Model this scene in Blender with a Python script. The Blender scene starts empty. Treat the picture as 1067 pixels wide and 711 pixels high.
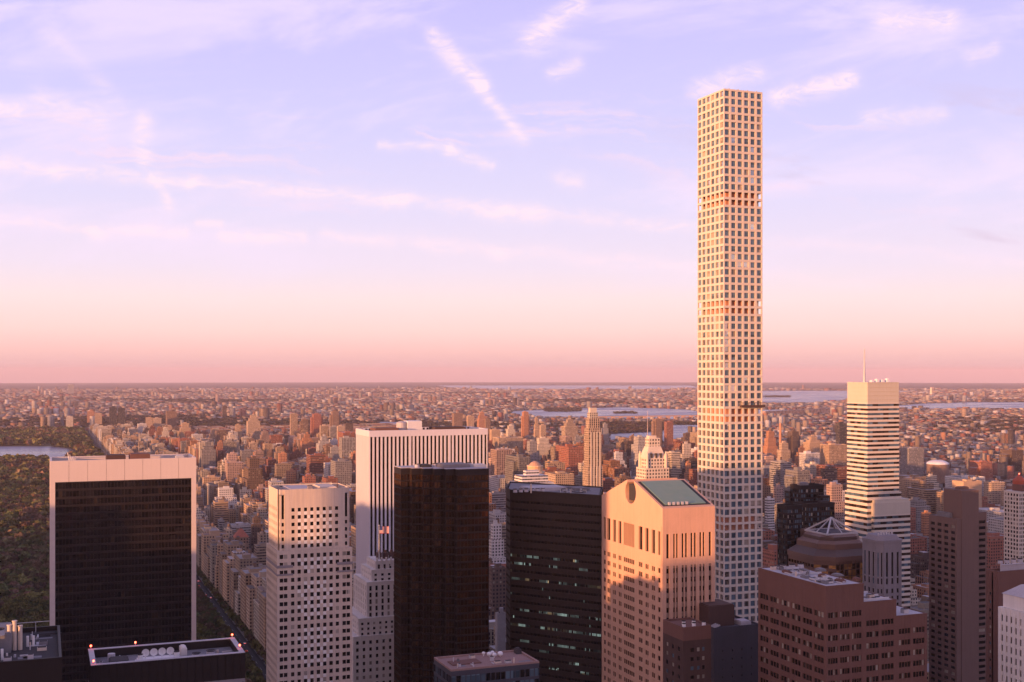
import bpy, math, random
import numpy as np
from mathutils import Vector
SC = bpy.context.scene
COL = SC.collection
R = math.radians
# ------------------------------------------------------------------ camera
# World frame: +X runs along the streets (towards the east river), +Y runs uptown along the avenues, z = 0 is street level.
F = 1240.0; CX = 533.5; YE = 388.0; TH = R(21.5); HE = 260.0; REFF = 7.4e6
cam = bpy.data.objects.new('camera', bpy.data.cameras.new('camera')); COL.objects.link(cam)
cam.location = (0, 0, HE); cam.rotation_euler = (R(90), 0, -TH)
cam.data.sensor_width = 36; cam.data.lens = 36 * F / 1067.0
cam.data.shift_x = 0.0; cam.data.shift_y = (YE - 355.5) / 1067.0
cam.data.clip_start = 1.0; cam.data.clip_end = 300000
SC.camera = cam
# ------------------------------------------------------------------ render / view
SC.render.engine = 'CYCLES'
SC.view_settings.view_transform = 'Standard'; SC.view_settings.look = 'None'
SC.view_settings.exposure = 0.65; SC.view_settings.gamma = 1.0; SC.view_settings.use_curve_mapping = False
cy = SC.cycles
cy.use_denoising = True
cy.max_bounces = 4; cy.diffuse_bounces = 2; cy.glossy_bounces = 2; cy.transmission_bounces = 2; cy.volume_bounces = 0
cy.caustics_reflective = False; cy.caustics_refractive = False
# ------------------------------------------------------------------ node expression helper
class NX:
    """arithmetic on node sockets"""
    def __init__(s, nt, v): s.nt = nt; s.v = v
    def _m(s, op, *a):
        n = s.nt.nodes.new('ShaderNodeMath'); n.operation = op
        for i, x in enumerate((s,) + a):
            if isinstance(x, NX): x = x.v
            if isinstance(x, (int, float)): n.inputs[i].default_value = x
            else: s.nt.links.new(x, n.inputs[i])
        return NX(s.nt, n.outputs[0])
    def __add__(s, o): return s._m('ADD', o)
    def __sub__(s, o): return s._m('SUBTRACT', o)
    def __mul__(s, o): return s._m('MULTIPLY', o)
    def __truediv__(s, o): return s._m('DIVIDE', o)
    __radd__ = __add__; __rmul__ = __mul__
    def __rsub__(s, o): return NX(s.nt, float(o))._m('SUBTRACT', s) if False else (s * -1.0) + o
    def f(s, op, *a): return s._m(op, *a)
    def frac(s): return s._m('FRACT')
    def abs(s): return s._m('ABSOLUTE')
    def lt(s, o): return s._m('LESS_THAN', o)
    def gt(s, o): return s._m('GREATER_THAN', o)
    def clamp(s):
        n = s.nt.nodes.new('ShaderNodeClamp'); s.nt.links.new(s.v, n.inputs[0]); return NX(s.nt, n.outputs[0])
    def ramp(s, lo, hi, a=0.0, b=1.0, smooth=True):
        n = s.nt.nodes.new('ShaderNodeMapRange')
        if smooth: n.interpolation_type = 'SMOOTHSTEP'
        s.nt.links.new(s.v, n.inputs[0])
        for i, x in zip((1, 2, 3, 4), (lo, hi, a, b)): n.inputs[i].default_value = x
        return NX(s.nt, n.outputs[0])
def noise(nt, vec, scale, detail=2.0, rough=0.5, out='Fac', dim='3D', dist=0.0):
    n = nt.nodes.new('ShaderNodeTexNoise'); n.noise_dimensions = dim
    n.inputs['Scale'].default_value = scale; n.inputs['Detail'].default_value = detail
    n.inputs['Roughness'].default_value = rough; n.inputs['Distortion'].default_value = dist
    if vec is not None: nt.links.new(vec, n.inputs['Vector'])
    return NX(nt, n.outputs[out])
def comb(nt, x, y, z=0.0):
    n = nt.nodes.new('ShaderNodeCombineXYZ')
    for i, v in enumerate((x, y, z)):
        if isinstance(v, NX): nt.links.new(v.v, n.inputs[i])
        else: n.inputs[i].default_value = v
    return n.outputs[0]
def sep(nt, vec):
    n = nt.nodes.new('ShaderNodeSeparateXYZ'); nt.links.new(vec, n.inputs[0])
    return [NX(nt, o) for o in n.outputs]
def mixc(nt, fac, a, b, mode='MIX'):
    n = nt.nodes.new('ShaderNodeMix'); n.data_type = 'RGBA'; n.blend_type = mode
    for s, v in ((n.inputs[0], fac), (n.inputs[6], a), (n.inputs[7], b)):
        if isinstance(v, NX): nt.links.new(v.v, s)
        elif isinstance(v, (int, float)): s.default_value = v
        elif isinstance(v, tuple): s.default_value = (*v[:3], 1.0)
        else: nt.links.new(v, s)
    return n.outputs[2]
def cramp(nt, fac, stops):
    n = nt.nodes.new('ShaderNodeValToRGB'); nt.links.new(fac.v, n.inputs[0])
    cr = n.color_ramp
    while len(cr.elements) > 1: cr.elements.remove(cr.elements[-1])
    for i, (p, c) in enumerate(stops):
        e = cr.elements[0] if i == 0 else cr.elements.new(p)
        e.position = p; e.color = (*c, 1.0)
    return n.outputs[0]
def mapping(nt, vec, scale):
    n = nt.nodes.new('ShaderNodeVectorMath'); n.operation = 'MULTIPLY'
    nt.links.new(vec, n.inputs[0]); n.inputs[1].default_value = scale
    return n.outputs[0]
# ------------------------------------------------------------------ world and sun
SUN_AZ = R(248); SUN_EL = R(4.1)          # azimuth clockwise from +Y
world = bpy.data.worlds.new('World'); SC.world = world; world.use_nodes = True
nt = world.node_tree; nt.nodes.clear()
wo = nt.nodes.new('ShaderNodeOutputWorld'); bg = nt.nodes.new('ShaderNodeBackground')
nt.links.new(bg.outputs[0], wo.inputs[0]); bg.inputs[1].default_value = 0.069
tc = nt.nodes.new('ShaderNodeTexCoord')
dx, dy, dz = sep(nt, tc.outputs['Generated'])
sky = nt.nodes.new('ShaderNodeTexSky'); sky.sky_type = 'NISHITA'; sky.sun_disc = False
sky.sun_elevation = SUN_EL; sky.sun_rotation = SUN_AZ; sky.altitude = 200; sky.dust_density = 3.0
elev = dz.f('ARCSINE') * (180 / math.pi)
fwd = dx * math.sin(TH) + dy * math.cos(TH)
lat = dx * math.cos(TH) - dy * math.sin(TH)
sunw = (dx * math.sin(SUN_AZ) + dy * math.cos(SUN_AZ))
base = cramp(nt, elev.ramp(-2, 40, 0, 1, False), [
    (0.0, (.62, .33, .37)), (.050, (.80, .50, .53)), (.070, (1.04, .62, .58)), (.095, (1.14, .76, .71)), (.13, (1.06, .84, .84)), (.167, (.96, .82, .96)),
    (.238, (.84, .77, 1.02)), (.33, (.72, .68, 1.04)), (.47, (.62, .57, 1.03)), (.62, (.40, .38, .74)), (1.0, (.24, .24, .48))])
west = cramp(nt, elev.ramp(-2, 40, 0, 1, False), [
    (0.0, (.9, .40, .18)), (.08, (3.2, 1.5, .75)), (.22, (2.1, 1.15, .85)), (.5, (.95, .70, .85)), (1.0, (.24, .24, .48))])
skyc = mixc(nt, sunw.ramp(-0.15, 0.95), base, west)
# cirrus: fixed directions in the sky, laid out on the tangent plane of the view's heading
fs = fwd.f('MAXIMUM', 0.05)
sx = lat / fs; sy = dz / fs
sv = comb(nt, sx, sy)
wob = noise(nt, mapping(nt, sv, (9, 14, 1)), 1.0, 4, .62, dim='2D')
wob2 = noise(nt, mapping(nt, sv, (22, 22, 1)), 1.0, 3, .6, dim='2D')
px = sx + (wob - 0.5) * 0.016; py = sy + (wob2 - 0.5) * 0.012
def P2(x, y): return ((x - CX) / F, (YE - y) / F)
def streak(x0, y0, x1, y1, w, amp, taper=0.0):
    (ax, ay), (bx, by) = P2(x0, y0), P2(x1, y1)
    ux, uy = bx - ax, by - ay; L = ux * ux + uy * uy
    t = (((px - ax) * ux + (py - ay) * uy) * (1 / L)).clamp()
    ex = px - (t * ux + ax); ey = py - (t * uy + ay)
    d2 = ex * ex + ey * ey
    ww = (w * 1.5 / F)
    d = d2 * (1 / (ww * ww))
    if taper: d = d * (t * taper + 1.0)
    return (d * -1.0).f('EXPONENT') * amp
fib = noise(nt, mapping(nt, sv, (38, 105, 1)), 1.0, 8, .74, dim='2D', dist=.8)
tot = None
for s in [(452, 38, 500, 88, 6, 1.0), (500, 88, 545, 145, 4.5, .75), (152, 128, 151, 163, 6.5, .8), (162, 186, 175, 213, 4, .75),
          (552, 40, 600, 6, 8, .9), (812, 100, 885, 84, 7, 1.0), (727, 94, 786, 76, 6.5, .8), (925, 20, 990, 22, 8, .9), (40, 108, 100, 120, 9, .6),
          (0, 170, 60, 178, 5, .8), (60, 176, 200, 190, 5, .7), (200, 190, 420, 210, 5, .7), (400, 206, 730, 240, 5, .55), (790, 248, 1067, 275, 4, .35),
          (470, 212, 560, 226, 6, .55), (0, 228, 100, 240, 3.5, .55), (95, 242, 190, 243, 4, .85), (205, 235, 232, 233, 3, .8), (235, 244, 315, 248, 4, .85),
          (340, 246, 520, 262, 5, .6), (520, 262, 730, 280, 5, .5), (790, 284, 920, 302, 4, .3), (395, 152, 470, 156, 3, .6), (470, 158, 515, 172, 4, .7),
          (573, 76, 600, 66, 5, .6), (582, 186, 598, 190, 6, .55), (0, 113, 18, 114, 5, .85), (1010, 58, 1035, 50, 5, .6), (905, 122, 980, 118, 6, .55), (50, 30, 130, 115, 6, .3)]:
    k = streak(*s); tot = k if tot is None else tot + k
cl = (tot * fib.ramp(.28, .70, .22, 1.25)).clamp()
veilv = comb(nt, sx * 1.0 + sy * 1.6, sy * 5.0 - sx * 1.1)
veil = noise(nt, veilv, 3.2, 7, .62, dim='2D', dist=.35).ramp(.44, .74)
wc = sy + sx * .095
wisp = noise(nt, comb(nt, sx * 2.6 + wob * .5, wc * 30.0 + wob * 1.1), 1.0, 9, .68, dim='2D', dist=.25).ramp(.54, .76)
wisp = wisp * noise(nt, comb(nt, sx * 2.0 + 3.3, wc * 7.0), 1.0, 3, .5, dim='2D').ramp(.42, .60) * elev.ramp(3.5, 7) * elev.ramp(15, 11)
gate = elev.ramp(2.0, 7.0)
front = fwd.ramp(0.0, 0.3)
skyc = mixc(nt, veil * gate * 0.6, skyc, (1.02, .84, 1.05))
dk = noise(nt, comb(nt, sx * 3.0, sy * 16.0 + sx * 2.5), 1.6, 5, .6, dim='2D', dist=.3).ramp(.56, .78) * sx.ramp(.05, .35) * elev.ramp(3, 6) * elev.ramp(14, 10)
skyc = mixc(nt, dk * front * 0.75, skyc, (.72, .55, .72))
skyc = mixc(nt, wisp * front * 0.75, skyc, (1.10, .80, .94))
skyc = mixc(nt, cl * front * 0.85, skyc, (1.14, .88, .98))
nish = mixc(nt, 1.0, sky.outputs[0], (.55, .42, .62), 'MULTIPLY')
s10 = nt.nodes.new('ShaderNodeVectorMath'); s10.operation = 'SCALE'; nt.links.new(skyc, s10.inputs[0]); s10.inputs['Scale'].default_value = 9.6
fin = mixc(nt, 0.06, s10.outputs[0], nish)
nt.links.new(fin, bg.inputs[0])
sd = bpy.data.lights.new('sun', 'SUN'); so = bpy.data.objects.new('sun', sd); COL.objects.link(so)
sd.energy = 5.0; sd.angle = R(0.6); sd.color = (1.0, .46, .20)
sdir = Vector((math.sin(SUN_AZ) * math.cos(SUN_EL), math.cos(SUN_AZ) * math.cos(SUN_EL), math.sin(SUN_EL)))
so.rotation_euler = sdir.to_track_quat('Z', 'Y').to_euler(); so.location = (-500, -100, 600)

# ------------------------------------------------------------------ geometry of the site
ct, st = math.cos(TH), math.sin(TH)
def depth(X, Y): return X * st + Y * ct
def proj(X, Y, Z):
    d = X * st + Y * ct; l = X * ct - Y * st
    return CX + F * l / d, YE + F * (HE - Z) / d, d
def phi(x): return TH + math.atan((x - CX) / F)
def at_d(x, d):
    l = (x - CX) / F * d
    return d * st + l * ct, d * ct - l * st
def zof(y, d): return HE - (y - YE) / F * d
def gz(r): return -r * r / (2 * REFF)
def ground_d(y):
    """distance along the view's heading of the ground seen at row y"""
    m = (y - YE) / F
    disc = m * m - 2 * HE / REFF
    if disc <= 0: return 62000.0
    return REFF * (m - math.sqrt(disc))
# ------------------------------------------------------------------ mesh builder
class MB:
    def __init__(s): s.v = []; s.f = []; s.m = []; s.uv = []; s.c = []
    def face(s, pts, mat=0, uv=None, c=None):
        b = len(s.v); s.v += [tuple(p) for p in pts]; s.f.append(tuple(range(b, b + len(pts)))); s.m.append(mat)
        s.uv.append(uv if uv else [(0, 0)] * len(pts)); s.c.append(c or (1, 1, 1, 0))
    def prism(s, poly, z0, z1, mat=0, top=None, bottom=False, c=None, tc=None, pu=1.0, pv=1.0, poly1=None, notop=False):
        """poly counter-clockwise from above"""
        q = poly1 or poly; n = len(poly); L = 0.0
        for i in range(n):
            a, b = poly[i], poly[(i + 1) % n]; a1, b1 = q[i], q[(i + 1) % n]
            l = math.hypot(b[0] - a[0], b[1] - a[1])
            k = max(1, round(l / pu)) if pu != 1.0 else l
            s.face([(a[0], a[1], z0), (b[0], b[1], z0), (b1[0], b1[1], z1), (a1[0], a1[1], z1)], mat,
                   [(L, z0 / pv), (L + k, z0 / pv), (L + k, z1 / pv), (L, z1 / pv)], c)
            L += k + 7
        if not notop: s.face([(p[0], p[1], z1) for p in q], mat if top is None else top, [(p[0], p[1]) for p in q], tc or c)
        if bottom: s.face([(p[0], p[1], z0) for p in reversed(poly)], mat)
    def box(s, x0, y0, z0, x1, y1, z1, mat=0, **k):
        s.prism([(x0, y0), (x1, y0), (x1, y1), (x0, y1)], z0, z1, mat, **k)
    def obox(s, p0, d, n, a0, a1, b0, b1, z0, z1, mat=0, **k):
        def P(a, b): return (p0[0] + d[0] * a + n[0] * b, p0[1] + d[1] * a + n[1] * b)
        k.setdefault('bottom', True)
        s.prism([P(a0, b1), P(a1, b1), P(a1, b0), P(a0, b0)], z0, z1, mat, **k)
    def cyl(s, x, y, z0, z1, r, n=12, mat=0, r1=None, **k):
        r1 = r if r1 is None else r1
        A = [(x + r * math.cos(t * 2 * math.pi / n), y + r * math.sin(t * 2 * math.pi / n)) for t in range(n)]
        B = [(x + r1 * math.cos(t * 2 * math.pi / n), y + r1 * math.sin(t * 2 * math.pi / n)) for t in range(n)]
        s.prism(A, z0, z1, mat, poly1=B, **k)
    def bar(s, a, b, t, mat=0):
        a, b = Vector(a), Vector(b); d = (b - a).normalized()
        u = d.cross(Vector((0, 0, 1)));  u = Vector((1, 0, 0)) if u.length < 1e-3 else u.normalized()
        w = d.cross(u).normalized(); u *= t / 2; w *= t / 2
        A = [a - u - w, a + u - w, a + u + w, a - u + w]; B = [p + (b - a) for p in A]
        for i in range(4): s.face([A[i], B[i], B[(i + 1) % 4], A[(i + 1) % 4]], mat)
        s.face(A, mat); s.face(B[::-1], mat)
    def ball(s, x, y, z, r, mat=0, n=8, m=5, zs=1.0):
        for j in range(m):
            t0, t1 = math.pi * j / m, math.pi * (j + 1) / m
            for i in range(n):
                a0, a1 = 2 * math.pi * i / n, 2 * math.pi * (i + 1) / n
                q = [(x + r * math.sin(t) * math.cos(a), y + r * math.sin(t) * math.sin(a), z + r * zs * math.cos(t)) for t, a in ((t0, a0), (t1, a0), (t1, a1), (t0, a1))]
                if j == 0: q = [q[0], q[1], q[2]]
                elif j == m - 1: q = [q[0], q[1], q[3]]
                s.face(q, mat)
    def build(s, name, mats, parent=None, loc=(0, 0, 0), col=False):
        """vertices are given in world coordinates; loc is the object's origin"""
        if not s.f: return None
        v = np.array(s.v, dtype=np.float64) - np.array(loc)
        me = bpy.data.meshes.new(name); me.from_pydata(v.tolist(), [], s.f)
        mats = mats if isinstance(mats, (list, tuple)) else [mats]
        for m in mats: me.materials.append(m)
        me.polygons.foreach_set('material_index', s.m)
        uv = me.uv_layers.new(name='UVMap'); flat = [c for f in s.uv for p in f for c in p]
        uv.data.foreach_set('uv', flat)
        if col or mats[0].name == 'city_wall':
            ca = me.color_attributes.new('tint', 'FLOAT_COLOR', 'CORNER')
            ca.data.foreach_set('color', [x for f, c in zip(s.f, s.c) for _ in f for x in c])
        o = bpy.data.objects.new(name, me); COL.objects.link(o)
        if parent: o.parent = parent; o.location = Vector(loc) - parent.location
        else: o.location = loc
        return o
def thing(name, label, cat, loc, group=None):
    o = bpy.data.objects.new(name, None); COL.objects.link(o); o.location = loc
    o.empty_display_size = 1
    o['label'] = label; o['category'] = cat
    if group: o['group'] = group
    return o
def tag(o, label=None, cat=None, group=None, kind=None):
    for k, v in (('label', label), ('category', cat), ('group', group), ('kind', kind)):
        if v: o[k] = v
    return o
# ------------------------------------------------------------------ materials
def mat(name): 
    m = bpy.data.materials.new(name); m.use_nodes = True
    nt = m.node_tree; return m, nt, nt.nodes['Principled BSDF']
def geo(nt):
    n = nt.nodes.new('ShaderNodeNewGeometry'); return n.outputs['Position'], n.outputs['Normal']
def wall(name, c, rough=.8, var=.18, scale=.12, spec=.3, metal=0.0, fine=1.5, streaks=.12):
    m, nt, b = mat(name); pos, nor = geo(nt)
    n1 = noise(nt, pos, scale, 5, .6); n2 = noise(nt, pos, fine, 3, .6)
    n3 = noise(nt, mapping(nt, pos, (1.2, 1.2, .05)), 1.0, 3, .6)
    k = (n1 - .5) * (2 * var) + (n2 - .5) * var + (n3 - .5) * streaks * 2 + 1.0
    v = nt.nodes.new('ShaderNodeVectorMath'); v.operation = 'SCALE'; v.inputs[0].default_value = c; nt.links.new(k.v, v.inputs['Scale'])
    nt.links.new(v.outputs[0], b.inputs['Base Color'])
    nt.links.new((n1 * .2 + (rough - .1)).v, b.inputs['Roughness'])
    b.inputs['Specular IOR Level'].default_value = spec; b.inputs['Metallic'].default_value = metal
    return m
def glass(name, c, rough=.08, metal=0.0, wav=.02, spec=.8, var=.5, tilt=.07, em=None, es=0.0):
    m, nt, b = mat(name); pos, nor = geo(nt)
    w = nt.nodes.new('ShaderNodeTexWhiteNoise'); w.noise_dimensions = '3D'
    fl = nt.nodes.new('ShaderNodeVectorMath'); fl.operation = 'FLOOR'; nt.links.new(mapping(nt, pos, (.31, .31, .29)), fl.inputs[0])
    nt.links.new(fl.outputs[0], w.inputs['Vector'])
    k = NX(nt, w.outputs['Value']).ramp(0, 1, 1 - var, 1 + var, False)
    v = nt.nodes.new('ShaderNodeVectorMath'); v.operation = 'SCALE'; v.inputs[0].default_value = c; nt.links.new(k.v, v.inputs['Scale'])
    nt.links.new(v.outputs[0], b.inputs['Base Color'])
    b.inputs['Roughness'].default_value = rough; b.inputs['Metallic'].default_value = metal; b.inputs['Specular IOR Level'].default_value = spec
    bp = nt.nodes.new('ShaderNodeBump'); bp.inputs['Strength'].default_value = wav * 10; bp.inputs['Distance'].default_value = .05
    nt.links.new(noise(nt, pos, .35, 2).v, bp.inputs['Height']); va = nt.nodes.new('ShaderNodeVectorMath'); va.operation = 'MULTIPLY_ADD'; nt.links.new(w.outputs['Color'], va.inputs[0]); va.inputs[1].default_value = (tilt,) * 3; nt.links.new(bp.outputs[0], va.inputs[2])
    vs = nt.nodes.new('ShaderNodeVectorMath'); vs.operation = 'SUBTRACT'; nt.links.new(va.outputs[0], vs.inputs[0]); vs.inputs[1].default_value = (tilt / 2,) * 3
    vn = nt.nodes.new('ShaderNodeVectorMath'); vn.operation = 'NORMALIZE'; nt.links.new(vs.outputs[0], vn.inputs[0]); nt.links.new(vn.outputs[0], b.inputs['Normal'])
    if em:
        r2 = NX(nt, w.outputs['Value']) ; nt.links.new(mixc(nt, sep(nt, w.outputs['Color'])[1].gt(.85), em, (1.0, .68, .34)), b.inputs['Emission Color']); nt.links.new((r2.f('POWER', 2.2) * (es * 2.2)).v, b.inputs['Emission Strength'])
    return m
def plain(name, c, rough=.6, metal=0.0, em=None, es=0.0):
    m, nt, b = mat(name); pos, nor = geo(nt)
    n = noise(nt, pos, .8, 3)
    nt.links.new(mixc(nt, n.ramp(.2, .8, 0, .25), c, tuple(x * .6 for x in c)), b.inputs['Base Color'])
    b.inputs['Roughness'].default_value = rough; b.inputs['Metallic'].default_value = metal
    if em: b.inputs['Emission Color'].default_value = (*em, 1); b.inputs['Emission Strength'].default_value = es
    return m
M = {}
M['travertine'] = wall('travertine', (.66, .56, .52), .55, .06, .05, streaks=.05)
M['bronze_black'] = wall('bronze_black', (.022, .016, .017), .55, .3, .1, spec=.2)
M['limestone'] = wall('limestone', (.62, .51, .43), .8, .14, .08, streaks=.22)
M['limestone_light'] = wall('limestone_light', (.80, .76, .72), .7, .05)
M['marble'] = wall('marble', (.66, .63, .69), .5, .06, .04)
M['white_stone'] = wall('white_stone', (.66, .60, .56), .75, .12)
M['granite_dark'] = wall('granite_dark', (.040, .028, .025), .6, .35, .6, spec=.25)
M['granite_pink'] = wall('granite_pink', (.66, .39, .27), .7, .10, .15, streaks=.14)
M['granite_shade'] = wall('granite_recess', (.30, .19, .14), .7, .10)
M['glass_west_glint'] = glass('glass_west_glint', (.36, .155, .055), .26, .8, .02, .8, .5)  # golden reflection on west facets, put into the glass colour
M['bronze_dark'] = wall('bronze_dark', (.10, .06, .05), .5, .2, spec=.5)
M['white_concrete'] = wall('white_concrete', (.66, .57, .49), .6, .06, .05, streaks=.05)
M['brown_brick'] = wall('brown_brick', (.17, .085, .07), .85, .16, .2)
M['brown_pre'] = wall('brown_precast', (.18, .115, .10), .8, .12)
M['brown_metal'] = wall('brown_metal', (.18, .10, .075), .45, .15, spec=.5)
M['pale_metal'] = wall('pale_metal', (.56, .50, .42), .55, .06, spec=.4)
M['grey_stone'] = wall('grey_stone', (.27, .24, .26), .8, .15)
M['dark_brick'] = wall('dark_brick', (.085, .05, .045), .85, .25)
M['slate'] = wall('slate', (.06, .06, .08), .7, .2)
M['roof_grey'] = wall('roof_grey', (.20, .19, .21), .9, .35, .3)
M['roof_pale'] = wall('roof_pale', (.46, .43, .46), .85, .25, .3)
M['roof_dark'] = wall('roof_dark', (.05, .045, .05), .9, .35, .3)
M['steel'] = plain('painted_steel', (.58, .55, .56), .5, .2)
M['white_paint'] = plain('white_paint', (.78, .76, .78), .5)
M['copper_green'] = wall('copper_green', (.22, .33, .29), .6, .1)
M['skylight'] = glass('skylight', (.16, .27, .22), .35, 0, .0, .5, .03)
M['glass_black'] = glass('glass_black', (.012, .010, .011), .10, 0, .02, .55)
M['glass_brown'] = glass('glass_brown', (.05, .035, .025), .12, .35, .03, .8)
M['glass_clear'] = glass('glass_clear', (.085, .13, .17), .09, 0, .02, .7)
M['glass_mirror'] = glass('glass_mirror', (.50, .46, .42), .07, .9, .03, .9, .4)
M['glass_gold_glint'] = glass('glass_gold_glint', (.70, .38, .13), .38, .9, .02, .9, .3)  # gold sky glint put into the glass colour
M['glass_bronze'] = glass('glass_bronze', (.11, .055, .028), .12, .8, .03, .9, .45)
M['blind'] = glass('window_blind', (.30, .26, .22), .5, 0, .0, .4, .4)
M['glass_lit'] = glass('glass_lit_office', (.05, .07, .07), .2, 0, .0, .5, .6, em=(.55, .75, .68), es=.13)
M['glass_warm'] = glass('glass_lit_warm', (.10, .08, .05), .2, 0, .0, .5, .6, em=(1.0, .62, .25), es=.35)
M['mech_sun_tint'] = wall('mechanical_wall_sun_tint', (.60, .28, .19), .7, .3, .4)  # wall colour reddened to carry sunlight caught in the open floors
M['red_lamp'] = plain('red_beacon', (.8, .05, .03), .4, 0, (1, .08, .04), 9.0)
M['white_lamp'] = plain('white_beacon', (.8, .8, .7), .4, 0, (1, .8, .5), 6.0)
M['flag_red'] = plain('flag_red', (.62, .06, .06), .8); M['flag_white'] = plain('flag_white', (.8, .78, .78), .8); M['flag_blue'] = plain('flag_blue', (.05, .07, .25), .8)
M['blue_roof'] = wall('blue_roof', (.06, .10, .30), .6, .1)
M['ornament_red'] = wall('red_tile', (.42, .10, .06), .7, .15)
M['pink_roof'] = wall('gravel_roof', (.30, .19, .17), .9, .2, .4)
# city wall: windows inside the material, tint.rgb = wall colour, tint.a = window style
def city_mat():
    m, nt, b = mat('city_wall')
    ca = nt.nodes.new('ShaderNodeAttribute'); ca.attribute_name = 'tint'
    uvn = nt.nodes.new('ShaderNodeUVMap'); u, v, _ = sep(nt, uvn.outputs[0])
    a = NX(nt, ca.outputs['Alpha'])
    pos, nor = geo(nt); nz = sep(nt, nor)[2]
    rib = a.gt(.33) * a.lt(.66); ver = a.gt(.66)
    wf = rib * .22 + .25; wf = wf + ver * .02
    hf = rib * -.05 + .27; hf = hf + ver * .14
    mask = (u.frac() - .5).abs().lt(wf.v) * (v.frac() - .5).abs().lt(hf.v) * nz.lt(.5) * a.gt(.02)
    w = nt.nodes.new('ShaderNodeTexWhiteNoise'); w.noise_dimensions = '3D'
    uf, vf = u.f('FLOOR'), v.f('FLOOR'); nt.links.new(comb(nt, uf, vf, a * 100), w.inputs['Vector'])
    r = NX(nt, w.outputs['Value'])
    n1 = noise(nt, pos, .06, 4, .65); n2 = noise(nt, pos, .5, 3, .6)
    k = (n1 - .5) * .5 + (n2 - .5) * .35 + 1.0
    sc = nt.nodes.new('ShaderNodeVectorMath'); sc.operation = 'SCALE'; nt.links.new(ca.outputs['Color'], sc.inputs[0]); nt.links.new(k.v, sc.inputs['Scale'])
    gl = mixc(nt, r.gt(.86), mixc(nt, r, (.015, .015, .02), (.07, .06, .06)), (.30, .25, .2))
    nt.links.new(mixc(nt, mask, sc.outputs[0], gl), b.inputs['Base Color'])
    nt.links.new((mask * -.68 + .88).v, b.inputs['Roughness'])
    return m
M['city'] = city_mat()
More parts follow.
